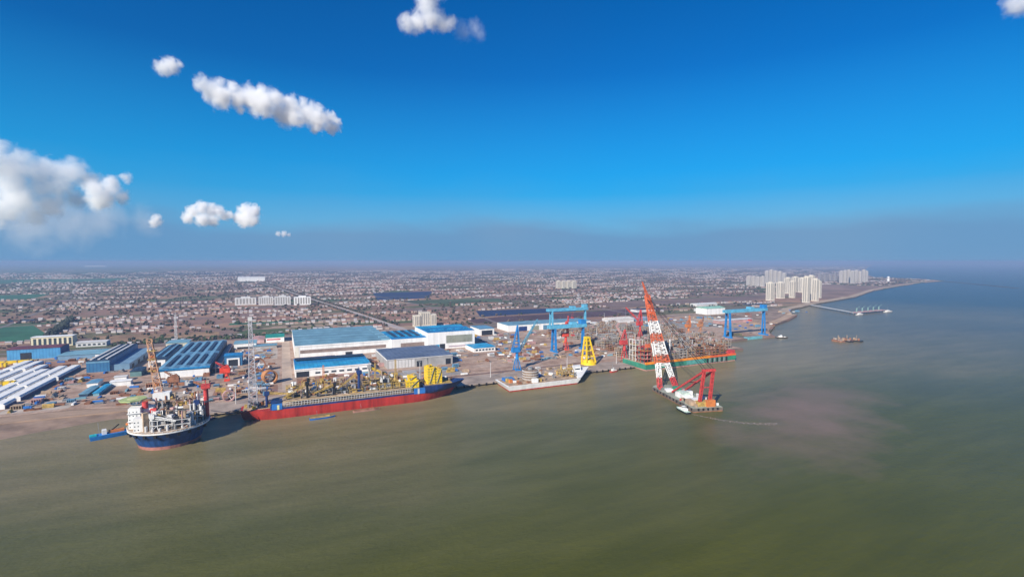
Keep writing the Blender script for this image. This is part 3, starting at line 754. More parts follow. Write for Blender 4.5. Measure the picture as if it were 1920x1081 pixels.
# white mid-rise row in the village
for i, (px_, w_, h_) in enumerate(((461, 85, 32), (499, 60, 36), (530, 66, 38), (567, 70, 36))):
    p = ground_pt(px_, 571)
    tower('mid_rise_block', ['pale mid-rise slab at the left end of the village row', 'pale mid-rise block second from left in village row', 'pale mid-rise block third from left in village row', 'white mid-rise block nearest the trunk road'][i],
          p.x, p.y, w_, 30, h_, PALE if i < 3 else WHITE, 'mid-rise row in the village', 6)
ORD2 = ['first', 'second', 'third', 'fourth']
for i in range(4):
    p = ground_pt(1047 + i * 9.6, 540)
    tower('mid_rise_block', 'pale mid-rise slab, %s from left in the lone row of four beyond the gantry cranes' % ORD2[i], p.x, p.y, 32, 22, 52, CREAM, 'distant row of four slabs', 3)
# the bright high-rise group on the shore: (px centre, px base, px width, px top)
near_t = [(1444, 563, 13, 530, 0, 'high-rise slab at left end of the bright shore group'), (1463, 559, 14, 529, 0, 'broad cream high-rise second from left in shore group'),
          (1477, 550, 11, 521, 0, 'cream high-rise behind the broad slab in shore group'), (1491, 547, 12, 519, 0, 'cream high-rise centre back of shore group'),
          (1485, 558, 6, 527, 0, 'narrow bright high-rise in the centre of shore group'), (1503, 548, 10, 521, 0, 'cream high-rise right back of shore group'),
          (1511, 567, 9, 519, 0, 'tallest bright high-rise nearest the shore'), (1520, 560, 9, 517, 0, 'tall high-rise right behind the tallest shore tower'),
          (1528, 564, 8, 523, 0, 'slim high-rise right of the tallest shore tower'), (1534, 558, 6, 527, 0, 'high-rise at right end of the bright shore group')]
for px_, pb, pw, pt, kk, lab in near_t:
    p = ground_pt(px_, pb); dist = p.length * 1.0
    dep = p.x * math.sin(R(CAM_YAW)) + p.y * math.cos(R(CAM_YAW))
    h_ = (pb - pt) * dep / 930.0
    tower('high_rise', lab, p.x, p.y, pw * dep / 930.0 * 0.92, 26, h_, TW, 'bright high-rise group on the shore', 3)
far_t = [(1404, 536, 7, 518), (1413, 536, 6, 518), (1421, 537, 6, 519), (1430, 537, 6, 518), (1438, 531, 6, 508), (1446, 531, 6, 506), (1454, 531, 6, 508), (1462, 531, 6, 509), (1470, 530, 6, 512)]
ORD = ['first', 'second', 'third', 'fourth', 'fifth', 'sixth', 'seventh', 'eighth', 'ninth']
for i, (px_, pb, pw, pt) in enumerate(far_t):
    p = ground_pt(px_, pb); dep = p.x * math.sin(R(CAM_YAW)) + p.y * math.cos(R(CAM_YAW))
    tower('distant_high_rise', 'pale grey high-rise, %s from left in the left cluster of the distant skyline' % ORD[i], p.x, p.y, pw * dep / 930 * 0.85, 26, (pb - pt) * dep / 930, TW2, 'left cluster of distant skyline', 3)
for i, (px_, pb, pw, pt) in enumerate([(1538, 527, 8, 514), (1548, 527, 8, 513), (1558, 527, 8, 515), (1566, 527, 6, 512)]):
    p = ground_pt(px_, pb); dep = p.x * math.sin(R(CAM_YAW)) + p.y * math.cos(R(CAM_YAW))
    tower('distant_high_rise', 'dark unfinished high-rise, %s from left, in the middle of the distant skyline' % ORD[i], p.x, p.y, pw * dep / 930 * 0.85, 26, (pb - pt) * dep / 930, TW3, 'dark towers of distant skyline', 3)
for i, (px_, pb, pw, pt) in enumerate([(1577, 530, 5, 508), (1584, 530, 5, 507), (1591, 530, 5, 506), (1598, 531, 5, 508), (1605, 530, 5, 507), (1612, 530, 5, 509), (1619, 529, 5, 506), (1624, 528, 4, 508)]):
    p = ground_pt(px_, pb); dep = p.x * math.sin(R(CAM_YAW)) + p.y * math.cos(R(CAM_YAW))
    tower('distant_high_rise', 'slim pale high-rise, %s from left in the right cluster nearest the cape' % ORD[i], p.x, p.y, pw * dep / 930 * 0.8, 26, (pb - pt) * dep / 930, TW2, 'right cluster of distant skyline', 2)

# ------------------------------------------------------------------ village houses and hedgerow trees
H_WALL = [mat('house_wall_white', (0.58, 0.52, 0.50), 0.8, 0, 0.05, 0.01), mat('house_wall_cream', (0.46, 0.36, 0.29), 0.8, 0, 0.05, 0.01)]
H_ROOF = [mat('house_roof_grey', (0.22, 0.185, 0.18), 0.8, 0, 0.1, 0.01), mat('house_roof_red', (0.34, 0.17, 0.14), 0.8, 0, 0.1, 0.01), mat('house_roof_pale', (0.42, 0.40, 0.42), 0.8, 0, 0.1, 0.01)]

def house(mb, x, y, z, w, d, h, wi, ri):
    mb.add([(x - w / 2, y - d / 2, z), (x + w / 2, y - d / 2, z), (x + w / 2, y + d / 2, z), (x - w / 2, y + d / 2, z),
            (x - w / 2, y - d / 2, z + h), (x + w / 2, y - d / 2, z + h), (x + w / 2, y + d / 2, z + h), (x - w / 2, y + d / 2, z + h),
            (x - w / 2, y, z + h + d * 0.3), (x + w / 2, y, z + h + d * 0.3)],
           [(0, 1, 5, 4), (2, 3, 7, 6), (1, 2, 6, 9, 5), (3, 0, 4, 8, 7), (0, 3, 2, 1)], wi)
    e = 0.7
    mb.add([(x - w / 2 - e, y - d / 2 - e, z + h - .3), (x + w / 2 + e, y - d / 2 - e, z + h - .3), (x + w / 2 + e, y + d / 2 + e, z + h - .3), (x - w / 2 - e, y + d / 2 + e, z + h - .3),
            (x - w / 2 - e, y, z + h + d * 0.3 + .25), (x + w / 2 + e, y, z + h + d * 0.3 + .25)],
           [(0, 1, 5, 4), (2, 3, 4, 5), (1, 2, 5), (3, 0, 4), (0, 3, 2, 1)], ri)

def inside(poly, x, y):
    c = False; j = len(poly) - 1
    for i in range(len(poly)):
        xi, yi = poly[i]; xj, yj = poly[j]
        if (yi > y) != (yj > y) and x < (xj - xi) * (y - yi) / (yj - yi) + xi: c = not c
        j = i
    return c
KEEP_OUT = [[(-1600, 1450), (-560, 1600), (-560, 1700), (-690, 1990), (-1700, 1800)], [(-2600, 2300), (-1000, 2400), (-1050, 2700), (-2700, 2650)], [(-3600, 3300), (-1200, 3450), (-1250, 3900), (-3700, 3800)],
            [(560, 2250), (1000, 2200), (1050, 2420), (540, 2480)], [(440, 2560), (720, 2600), (900, 3180), (520, 3180)], [(640, 1640), (1050, 1660), (1150, 1800), (700, 1840)],
            [(560, 1470), (1250, 1460), (1500, 1640), (1300, 1640), (700, 1610), (560, 1560)], [(1250, 1700), (2300, 1760), (2700, 2000), (1350, 1940)], [(2600, 1640), (4300, 2270), (4200, 2700), (2550, 2050)],
            [(-6500, 5200), (-1500, 6000), (-1600, 7200), (-7500, 6500)], [(340, 1440), (450, 1440), (450, 1510), (340, 1510)], [(-560, 1420), (-360, 1420), (-360, 1540), (-560, 1540)],
            [(-240, 2380), (180, 2380), (180, 2640), (-240, 2640)], [(2150, 1500), (2700, 1700), (2700, 1950), (2150, 1850)], [(1380, 1060), (1750, 1190), (2000, 1400), (1760, 1560), (1400, 1420)]]
LANDP = coast
def road_x(y):
    pr = [(1425, 318), (1560, 300), (1996, 247), (2808, 134), (4034, -25), (5398, -218), (8000, -520)]
    for (ya, xa), (yb, xb) in zip(pr, pr[1:]):
        if ya <= y <= yb: return xa + (xb - xa) * (y - ya) / (yb - ya)
    return -520
rh = random.Random(21)
ca_, sa_ = math.cos(R(CAM_YAW)), math.sin(R(CAM_YAW))
spots, trees = [], []
y = 1450.0
while y < 11000:
    far_k = y / 1450.0
    span0, span1 = -0.72 * y - 900, 2.6 * y + 800
    x = span0
    ph = rh.uniform(0, 6.28); ph2 = rh.uniform(0, 6.28)
    bend = rh.uniform(-0.05, 0.05)
    while x < span1:
        cl = math.sin(x / (260 + 30 * far_k) + ph) + 0.7 * math.sin(x / 97.0 + ph2) + rh.uniform(-0.5, 0.5)
        step = rh.uniform(11, 24) * (1 + 0.18 * (far_k - 1))
        yy = y + bend * (x % 800 - 400) + rh.uniform(-3, 3) + 10 * math.sin(x / 180.0)
        X, Y = x * ca_ - yy * sa_, x * sa_ + yy * ca_
        if abs(X) < 1.08 * Y and Y > 0 and inside(LANDP, x, yy) and inside(LANDP, x + 60, yy - 60) and abs(x - road_x(yy)) > 26 and not any(inside(k_, x, yy) for k_ in KEEP_OUT):
            if cl > 0.66: spots.append((X * X + Y * Y, x, yy))
            elif rh.random() < 0.30: trees.append((x, yy))
            if rh.random() < 0.22: trees.append((x + rh.uniform(-8, 8), yy + rh.uniform(8, 40) * far_k))
        x += step
    y += rh.uniform(38, 75) * (1 + 0.45 * (far_k - 1))
spots.sort()
protos = []
for wi in range(2):
    for ri in range(3):
        for (w_, d_, h_) in ((12, 9, 7), (16, 9, 6.5)):
            mb = MB(); house(mb, 0, 0, 0, w_, d_, h_, 0, 1)
            me = mb.build('village_house', [H_WALL[wi], H_ROOF[ri]])
            protos.append((me.data, wi, ri)); bpy.data.objects.remove(me)
hl = {(0, 0): 'white village house with grey gable roof in the rows behind the yard', (0, 1): 'white village house with reddish roof in the rows behind the yard', (0, 2): 'white village house with pale roof in the rows behind the yard',
      (1, 0): 'cream village house with grey gable roof in the rows behind the yard', (1, 1): 'cream village house with reddish roof in the rows behind the yard', (1, 2): 'cream village house with pale roof in the rows behind the yard'}
def house_zone(x, y):
    if x > 1250: return 'in the rows beyond the right gantry'
    if x > 560: return 'in the rows beyond the gantry cranes'
    if x > road_x(y): return 'just right of the trunk road' if y < 1800 else 'farther back right of the trunk road'
    if x > -60: return 'just left of the trunk road' if y < 1800 else 'farther back left of the trunk road'
    if x > -420: return 'in the rows behind the multi-bay hall' if y < 1750 else 'farther back behind the multi-bay hall'
    return 'in the rows behind the corrugated hangar' if y < 2000 else 'farther back behind the green field'
for d2, x, y in spots[:290]:
    me, wi, ri = rh.choice(protos)
    o = bpy.data.objects.new('village_house', me); COL.objects.link(o)
    o.location = (x, y, 4.0); o.rotation_euler = (0, 0, rh.uniform(-0.12, 0.12)); s_ = rh.uniform(0.6, 0.92); o.scale = (s_, s_, s_)
    zone = house_zone(x, y)
    lab = '%s village house with %s roof %s' % (('white', 'cream')[wi], ('grey', 'reddish', 'pale')[ri], zone)
    tag(o, lab, 'house', lab)
mb = MB()
for d2, x, y in spots[290:]:
    s_ = rh.uniform(0.5, 0.85) * (1.0 + 0.10 * (y / 1450.0 - 1))
    house(mb, x, y, 3.9, rh.choice((12, 16, 20)) * s_, 9 * s_, rh.uniform(6, 9) * s_, rh.choice((0, 0, 1)), 2 + rh.choice((0, 0, 1, 1, 2)))
mb.build('village_houses', H_WALL + H_ROOF, kind='stuff', label='white specks of farmhouses in rows receding to the horizon', cat='village')
# hedgerow trees and canal belts: leaf clumps on short trunks
LEAF = [mat('hedge_leaves_dark', (0.040, 0.050, 0.038), 0.9, 0, 0.3, 0.03), mat('hedge_leaves_brown', (0.130, 0.095, 0.075), 0.9, 0, 0.3, 0.03), mat('hedge_leaves_green', (0.045, 0.075, 0.030), 0.9, 0, 0.3, 0.03)]
def clump(mb, x, y, z, r, h, mi):
    k = 5; vs = []
    a0 = rh.uniform(0, 6)
    for zz, rr in ((0.12, 0.55), (0.5, 1.0), (0.8, 0.75)):
        for i in range(k):
            q = rr * r * rh.uniform(0.7, 1.25); a = a0 + 2 * math.pi * i / k + zz
            vs.append((x + q * math.cos(a), y + q * math.sin(a), z + h * zz * rh.uniform(0.9, 1.1)))
    vs += [(x, y, z), (x, y, z + h)]
    fs = []
    for r_ in range(2):
        for i in range(k): j = (i + 1) % k; fs.append((r_ * k + i, r_ * k + j, (r_ + 1) * k + j, (r_ + 1) * k + i))
    for i in range(k): j = (i + 1) % k; fs.append((3 * k, j, i)); fs.append((3 * k + 1, 2 * k + i, 2 * k + j))
    mb.add(vs, fs, mi)
mb = MB()
for x, y in trees:
    s_ = 1 + 0.25 * (y / 1450.0 - 1)
    for q in range(2):
        clump(mb, x + rh.uniform(-7, 7) * s_, y + rh.uniform(-4, 4), 3.9, rh.uniform(3, 5.5) * s_, rh.uniform(5, 9), rh.choice((0, 0, 1, 1, 1, 2)))
mb.build('hedgerow_trees', LEAF, kind='stuff', label='dark winter trees and hedges scattered among the villages', cat='trees')
def belt(x0, y0, x1, y1, wid, nn, label, mi=0):
    mb = MB()
    for i in range(nn):
        k = rh.random()
        clump(mb, x0 + (x1 - x0) * k + rh.uniform(-wid, wid), y0 + (y1 - y0) * k + rh.uniform(-wid, wid), 4.0, rh.uniform(4, 7), rh.uniform(9, 15), mi)
    mb.build('tree_belt', LEAF, kind='stuff', label=label, cat='trees')
belt(-552, 1680, -640, 2130, 9, 260, 'dark tree-lined canal running back beside the green field')
for sgn, lb in ((-1, 'left'), (1, 'right')):
    mb = MB(); yy = 1520.0
    while yy < 5200:
        clump(mb, road_x(yy) + sgn * (21 + rh.uniform(-4, 4)), yy, 4.0, rh.uniform(3.5, 5), rh.uniform(6, 10), rh.choice((0, 1))); yy += rh.uniform(5, 11) * (1 + (yy - 1500) / 3000)
    mb.build('tree_belt', LEAF, kind='stuff', label='row of roadside trees along the %s edge of the trunk road' % lb, cat='trees')
mb = MB()
for i in range(420):
    x = rh.uniform(-430, 0); yy = rh.uniform(1425, 1480)
    if not inside([(-560, 1420), (-360, 1420), (-360, 1540), (-560, 1540)], x, yy): clump(mb, x, yy, 4.0, rh.uniform(2.5, 5), rh.uniform(4, 8), rh.choice((1, 2, 2, 0)))
mb.build('shrub_belt', LEAF, kind='stuff', label='scrubby bushes along the back fence of the left yard', cat='bushes')
# ------------------------------------------------------------------ vessels
def outline(x0, x1, yc, half, stern=0.8, sl=14.0, bl=40.0, bow=0.06, p=2.0):
    """plan outline of a hull, counter-clockwise, bow towards +x"""
    pts = []
    for i in range(5):
        k = i / 4; pts.append((x0 + sl * k, half * (stern + (1 - stern) * math.sin(k * math.pi / 2))))
    for i in range(9):
        k = i / 8; pts.append((x1 - bl + bl * k, max(half * (1 - k ** p), half * bow)))
    return [(x, yc - h) for x, h in pts] + [(x, yc + h) for x, h in reversed(pts)]

def pedestal_crane(parent, x, y, z, h, boom_to, m_post, m_boom, r=1.6, name='deck_crane'):
    mb = MB(); mb.tube((x, y, z), (x, y, z + h), r, 10, r * 0.85); mb.tube((x, y, z + h), (x, y, z + h + 1.2), r * 1.5, 10)
    c = mb.build(name, m_post, parent)
    MB().box(x - r * 1.5, y - r * 1.6, z + h + 1.2, x + r * 1.6, y + r * 1.6, z + h + 5.2).build('crane_cab', m_post, c)
    p = (x, y, z + h + 3.0)
    mb = MB(); mb.lattice(p, boom_to, 2.4, 1.2, 8, 0.55); mb.build('crane_boom', m_boom, c)
    mb = MB(); mb.bar((x, y, z + h + 5), (x, y, z + h + 10), 0.8); mb.bar((x, y, z + h + 10), boom_to, 0.25); mb.build('crane_stay', m_post, c)
    return c

PAL = (STEEL, TAN, OCHRE, TAN, GREYW, WHITE, RUST, OCHRE, DARK, PALE)
PIPES = (OCHRE, OCHRE, STEEL, TAN)
def process_module(parent, x0, y0, x1, y1, z, h, rs, mfr, levels=3, name='process_module'):
    """open steel frame with decks, vessels and pipe runs"""
    mb = MB(); t = 0.8 if 'rack' in name or name == 'frame' else 0.55
    nx = max(2, int((x1 - x0) / 7)); ny = 2
    for i in range(nx + 1):
        for j in range(ny + 1):
            mb.bar((x0 + (x1 - x0) * i / nx, y0 + (y1 - y0) * j / ny, z), (x0 + (x1 - x0) * i / nx, y0 + (y1 - y0) * j / ny, z + h), t)
    for k in range(1, levels + 1):
        zz = z + h * k / levels
        for j in range(ny + 1): mb.bar((x0, y0 + (y1 - y0) * j / ny, zz), (x1, y0 + (y1 - y0) * j / ny, zz), t)
        for i in range(nx + 1): mb.bar((x0 + (x1 - x0) * i / nx, y0, zz), (x0 + (x1 - x0) * i / nx, y1, zz), t)
    for i in range(nx):
        if rs.random() < 0.6: mb.bar((x0 + (x1 - x0) * i / nx, y0, z), (x0 + (x1 - x0) * (i + 1) / nx, y0, z + h / levels), t * 0.7)
    m = mb.build(name, mfr, parent)
    for k in range(1, levels):
        zz = z + h * k / levels + t / 2
        MB().box(x0 + 0.4, y0 + 0.4, zz, x1 - 0.4, y1 - 0.4, zz + 0.25).build('deck', rs.choice((TAN, STEEL, TAN, OCHRE)), m)
    pal = PAL
    for k in range(levels + 1):
        zz = z + h * k / levels + 0.6
        hh = h / levels
        for q in range(rs.randint(5, 8) if 'rack' in name else rs.randint(3, 6)):
            xa = rs.uniform(x0 + 1, x1 - 4); ya = rs.uniform(y0 + 1, y1 - 4)
            mm = rs.choice(pal)
            if rs.random() < 0.5:
                MB().box(xa, ya, zz, min(x1, xa + rs.uniform(2, 7)), min(y1, ya + rs.uniform(2, 6)), zz + hh * rs.uniform(0.4, 0.85)).build('equipment_skid', mm, m)
            elif rs.random() < 0.6:
                MB().tube((xa, ya, zz + 1.4), (min(x1, xa + rs.uniform(5, 10)), ya, zz + 1.4), rs.uniform(0.8, 1.6), 8).build('pressure_vessel', mm, m)
            else:
                MB().tube((xa, ya, zz), (xa, ya, zz + hh * rs.uniform(0.7, 1.6)), rs.uniform(0.7, 1.6), 8).build('column_vessel', mm, m)
    mb = MB()
    for q in range(5):
        ya = rs.uniform(y0, y1); zz = z + h * rs.uniform(0.15, 1.02)
        mb.tube((x0 - 0.5, ya, zz), (x1 + 0.5, ya, zz), rs.uniform(0.25, 0.5), 6)
    mb.build('pipe_run', rs.choice(PIPES), m)
    return m

# --- the long red and blue production ship at the quay
rs = random.Random(3)
S = thing('production_ship', 'long red-hulled production ship with blue bow and yellow topsides along the quay', 'ship', (90, 712, 0))
YC = 711.5
hl_ = MB().loft([[(x, y, -2.0) for x, y in outline(-45, 226, YC, 21, 0.45, 40, 62, 0.05)], [(x, y, 4.0) for x, y in outline(-48, 230, YC, 22, 0.5, 40, 60, 0.05)],
           [(x, y, 12.0) for x, y in outline(-50, 236, YC, 22.5, 0.6, 34, 58, 0.06)]]).build('hull', HULLRED, S)
MB().loft([[(x, y, 12.02) for x, y in outline(-16, 236, YC, 22.5, 0.985, 5, 58, 0.06)], [(x, y, 14.5) for x, y in outline(-16, 240, YC, 22.6, 0.985, 5, 52, 0.08)]]).build('sheer_strake', HULLBLUE, S)
MB().loft([[(x, y, 11.0) for x, y in outline(186, 235.6, YC, 22.0, 1.0, 2, 49, 0.08, 2.0)], [(x, y, 15) for x, y in outline(184, 243, YC, 23.0, 1.0, 2, 46, 0.10)], [(x, y, 21.5) for x, y in outline(183, 250, YC, 23.6, 1.0, 2, 44, 0.14)]]).build('bow', HULLBLUE, S)
MB().box(-14, YC - 23.2, 12.05, -2, YC - 21, 19.5).build('side_plating', MIDBLUE, S)
MB().box(-8, YC - 23.4, 12, -5.5, YC - 23.1, 18).build('painted_emblem', mat('pale_yellow_mark', (0.75, 0.7, 0.35), 0.6), S)
MB().box(168, YC - 23.2, 12.05, 184, YC - 21, 20).build('side_plating', MIDBLUE, S)
MB().box(173, YC - 23.4, 12, 175.5, YC - 23.1, 19.4).build('side_stripe', PALE, S)
MB().box(-47, YC - 11, 12.0, -16, YC + 11, 12.8).build('stern_deck', TAN, S)
for i in range(10):
    MB().obox((-44 + i * 3.0 + rs.uniform(-1, 1), YC + rs.uniform(-9, 9), 12.8), (rs.uniform(2, 5), rs.uniform(2, 5), rs.uniform(1.5, 6)), rs.uniform(0, 1)).build('deck_gear', rs.choice((OCHRE, TAN, YELLOW, ORANGE, STEEL)), S)
MB().box(-2, YC - 22.0, 14.5, 184, YC + 22.0, 15.2).build('main_deck', TAN, S)
mb = MB()
for i in range(48):
    x = 0 + i * 3.45
    mb.bar((x, YC - 22.3, 15), (x, YC - 22.3, 20.4), 0.5)
for zz in (17.6, 20.4): mb.bar((-1, YC - 22.3, zz), (166, YC - 22.3, zz), 0.45)
mb.build('side_railing', PALE, S)
mb = MB(); mb.box(-1, YC - 22.1, 20.5, 166, YC - 17.5, 21.0); mb.build('side_gangway', OCHRE, S)
mb = MB()
for k in range(3): mb.tube((-1, YC - 21.5 + k * 1.5, 21.6), (166, YC - 21.5 + k * 1.5, 21.6), 0.45, 6)
mb.build('deck_pipe', TAN, S)
for i in range(8):
    xa = 3 + i * 19.6
    process_module(S, xa, YC - 17, xa + 17.0, YC + 1, 17, rs.uniform(9, 15), rs, rs.choice((OCHRE, TAN, OCHRE, STEEL)), 2)
    process_module(S, xa, YC + 3.5, xa + 17.0, YC + 20, 17, rs.uniform(14, 21), rs, rs.choice((OCHRE, TAN, STEEL, OCHRE)), 3)
for (x0, x1, y0, y1, z0, z1) in ((158, 176, YC - 19, YC - 4, 17, 31), (162, 173, YC - 17, YC - 5, 31, 37), (190, 201, YC - 14, YC + 6, 17, 46), (201.3, 212, YC - 13, YC + 8, 17, 42)):
    bk = MB().box(x0, y0, z0, x1, y1, z1).build('accommodation_block', YELLOW, S)
    fl = int((z1 - z0) / 4)
    for k in range(1, fl + 1):
        MB().box(x0 - 0.3, y0 - 0.45, z0 + k * 4 - 0.35, x1 + 0.3, y1 + 0.3, z0 + k * 4).build('walkway', OCHRE, bk)
    mb = MB(); mb.bar((x0 + 1, y0 - 1.0, z0), (x1 - 1, y0 - 1.0, z1), 0.7); mb.build('stair', STEEL, bk)
    for k in range(4):
        MB().obox((rs.uniform(x0 + 2, x1 - 2), rs.uniform(y0 + 2, y1 - 2), z1), (rs.uniform(1.5, 4), rs.uniform(1.5, 4), rs.uniform(1.5, 4)), 0).build('roof_unit', rs.choice((YELLOW, OCHRE, GREYW)), bk)
    for k in range(fl):
        for q in range(int((x1 - x0) / 4)):
            MB().box(x0 + 1.2 + q * 4, y0 - 0.12, z0 + 1.4 + k * 4, x0 + 3.0 + q * 4, y0 + 0.1, z0 + 2.9 + k * 4).build('window', mat('greenish_window', (0.30, 0.32, 0.10), 0.4), bk)
MB().box(186, YC - 18, 21.4, 226, YC + 18, 22.2).build('bow_deck', OCHRE, S)
MB().box(160, YC - 2, 37, 178, YC + 18, 38).build('helideck', GREYW, S)
MB().tube((197, YC + 12, 22), (197, YC + 12, 55), 1.2, 8).build('exhaust_stack', STEEL, S)
for i in range(14):
    MB().obox((184 + i * 3.5, YC + rs.uniform(-14, 14) * (1 - i / 20), 21.5), (rs.uniform(2, 5), rs.uniform(2, 5), rs.uniform(1.5, 5)), rs.uniform(0, 1)).build('deck_gear', rs.choice((OCHRE, YELLOW, RUST, STEEL, TAN)), S)
pedestal_crane(S, 28, YC - 18, 20, 18, (0, YC - 20, 26), BLACK, OCHRE)
pedestal_crane(S, 62, YC - 17, 20, 13, (36, YC - 17, 27), BLACK, OCHRE, 1.3)
pedestal_crane(S, 94, YC - 14, 20, 26, (66, YC - 17, 30), HULLBLUE, OCHRE, 2.2)
pedestal_crane(S, -20, YC - 8, 14, 14, (6, YC - 16, 30), HULLBLUE, OCHRE, 1.8)
pedestal_crane(S, 112, YC + 14, 20, 26, (140, YC + 10, 34), GREYW, YELLOW, 1.6)
for (xx, yy, h_) in ((50, 8, 38), (120, 12, 34), (150, 16, 36)):
    MB().lattice((xx, YC + yy, 20), (xx, YC + yy, 20 + h_), 2.4, 1.6, 9, 0.4).build('vent_mast', rs.choice((ORANGE, OCHRE)), S)
MB().lattice((-36, YC + 4, 12.8), (-37, YC + 4, 127), 10, 3.0, 22, 0.75).build('flare_tower', mat('galvanised_lattice', (0.50, 0.49, 0.52), 0.5, 0.1, 0.15, 0.2), S)
MB().box(-39.5, YC + 1.6, 124, -34.5, YC + 6.4, 129).build('flare_tip', PALE, S)

# --- the round production unit with blue hull
CX, CY = -116.0, 656.0
def ringp(r, z, n_=40): return [(CX + r * math.cos(2 * math.pi * i / n_), CY + r * math.sin(2 * math.pi * i / n_), z) for i in range(n_)]
C = thing('round_production_unit', 'cylindrical production unit with dark blue hull and crowded white topsides', 'ship', (CX, CY, 0))
MB().loft([ringp(32.0, -2), ringp(33.0, 3.4)]).build('boot_topping', mat('worn_pink_antifouling', (0.40, 0.17, 0.14), 0.7, 0, 0.3, 0.08), C)
MB().loft([ringp(33.0, 3.42), ringp(36.2, 11), ringp(41.0, 17.5), ringp(42.4, 19.0)]).build('hull', mat('round_hull_blue', (0.016, 0.065, 0.205), 0.5, 0, 0.28, 0.25, streak=True), C)
MB().loft([ringp(42.6, 19.02), ringp(42.6, 20.4)]).build('deck_rim', WHITE, C)
for i in range(12):
    a = math.pi * (0.9 + i * 0.09)
    MB().obox((CX + 41.0 * math.cos(a), CY + 41.0 * math.sin(a), 15.0), (2.2, 2.6, 3.6), a).build('fairlead', BLACK, C)
MB().loft([ringp(42, 20.42), ringp(42, 20.9)]).build('main_deck', TAN, C)
mb = MB()
for i in range(60):
    a = 2 * math.pi * i / 60; b_ = 2 * math.pi * (i + 1) / 60
    pa = (CX + 42.6 * math.cos(a), CY + 42.6 * math.sin(a)); pb = (CX + 42.6 * math.cos(b_), CY + 42.6 * math.sin(b_))
    mb.bar((*pa, 20.4), (*pa, 22.2), 0.2); mb.bar((*pa, 22.2), (*pb, 22.2), 0.2)
mb.build('railing', WHITE, C)
C.scale = (0.9, 0.9, 1.0)
# accommodation with helideck on the left
for k, (ax, ay, sx_, sy_, h_) in enumerate(((-33, -2, 12, 20, 22), (-26, -22, 10, 12, 14), (-22, 6, 12, 18, 19))):
    bk = MB().box(CX + ax - sx_ / 2, CY + ay - sy_ / 2, 20.9, CX + ax + sx_ / 2, CY + ay + sy_ / 2, 20.9 + h_).build('accommodation_block', WHITE, C)
    for fl in range(int(h_ / 4)):
        for q in range(int(sx_ / 3.5)):
            MB().box(CX + ax - sx_ / 2 + 1 + q * 3.4, CY + ay - sy_ / 2 - 0.15, 22.6 + fl * 4, CX + ax - sx_ / 2 + 2.2 + q * 3.4, CY + ay - sy_ / 2 + 0.1, 23.6 + fl * 4).build('window', GLASS, bk)
for k in range(1, 4, 2):
    MB().box(CX - 40, CY - 13.4, 24.2 + k * 4.4, CX - 25.5, CY + 9.4, 24.6 + k * 4.4).build('deck_ledge', PALE, C)
for k in range(3):
    lb = MB().tube((CX - 41.5, CY - 8 + k * 7, 26), (CX - 41.5, CY - 3.2 + k * 7, 26), 1.3, 8).build('lifeboat', ORANGE, C)
hd = MB().tube((CX - 38, CY + 8, 48.5), (CX - 38, CY + 8, 49.6), 14.5, 8).build('helideck', LIME, C)
MB().tube((CX - 38, CY + 8, 49.6), (CX - 38, CY + 8, 49.75), 6, 24, 6).build('landing_circle', mat('landing_circle_paint', (0.60, 0.60, 0.28), 0.7), hd)
mb = MB()
for i in range(6):
    a = i * math.pi / 3
    mb.bar((CX - 36 + 5 * math.cos(a), CY + 5 + 5 * math.sin(a), 45), (CX - 38 + 11 * math.cos(a), CY + 8 + 11 * math.sin(a), 48.6), 0.7)
mb.build('helideck_support', WHITE, hd)
# process modules crowd the deck
mods = [(-14, -32, 8, -14), (10, -34, 26, -16), (-14, -10, 4, 8), (6, -12, 24, 6), (25, -14, 37, 6), (-16, 12, 4, 34), (6, 10, 26, 32), (27, 10, 36, 22)]
for i, (x0, y0, x1, y1) in enumerate(mods):
    process_module(C, CX + x0, CY + y0, CX + x1, CY + y1, 20.9, (11, 10, 16, 15, 13, 22, 20, 14)[i], rs, (WHITE, PALE, TAN, STEEL, PALE, TAN, RUST, WHITE)[i], (2, 2, 3, 3, 2, 3, 3, 2)[i])
for i in range(70):
    a = rs.uniform(0, 6.28); q = rs.uniform(6, 37)
    h_ = rs.uniform(4, 20)
    MB().obox((CX + q * math.cos(a), CY + q * math.sin(a), 21), (rs.uniform(2, 6), rs.uniform(2, 6), h_), rs.uniform(0, 1.5)).build('equipment_house', rs.choice((WHITE, WHITE, PALE, PALE, STEEL, R_PINK, RUST, HULLBLUE, TAN, DARK)), C)
for i in range(46):
    x0, y0, x1, y1 = rs.choice(mods)
    px_, py_ = CX + rs.uniform(x0, x1), CY + rs.uniform(y0, y1); zb = rs.uniform(30, 36) if y0 < 0 else rs.uniform(36, 42)
    if rs.random() < 0.4: MB().tube((px_, py_, zb - 6), (px_, py_, zb + rs.uniform(3, 9)), rs.uniform(0.6, 1.4), 8).build('vent_pipe', rs.choice((WHITE, STEEL, RUST, PALE, R_PINK)), C)
    else: MB().obox((px_, py_, zb - 7), (rs.uniform(2, 5), rs.uniform(2, 5), rs.uniform(7, 10)), 0).build('equipment_house', rs.choice((WHITE, PALE, STEEL, R_PINK, DARK, TAN, RUST)), C)
for i in range(10):
    a = math.pi * (1.2 + 0.6 * i / 9)
    MB().tube((CX + 36 * math.cos(a), CY + 36 * math.sin(a), 21), (CX + 36 * math.cos(a), CY + 36 * math.sin(a), 21 + rs.uniform(3, 6)), 1.5, 10).build('winch', rs.choice((WHITE, PALE, STEEL)), C)
MB().box(CX - 20, CY + 16, 43, CX - 2, CY + 30, 51).build('control_house', WHITE, C)
MB().tube((CX - 24, CY - 2, 40), (CX - 24, CY - 2, 47), 3.2, 12).build('red_drum', RED, C)
MB().tube((CX - 18, CY - 6, 37), (CX - 12, CY - 6, 37), 3.0, 12).build('red_drum', RED, C)
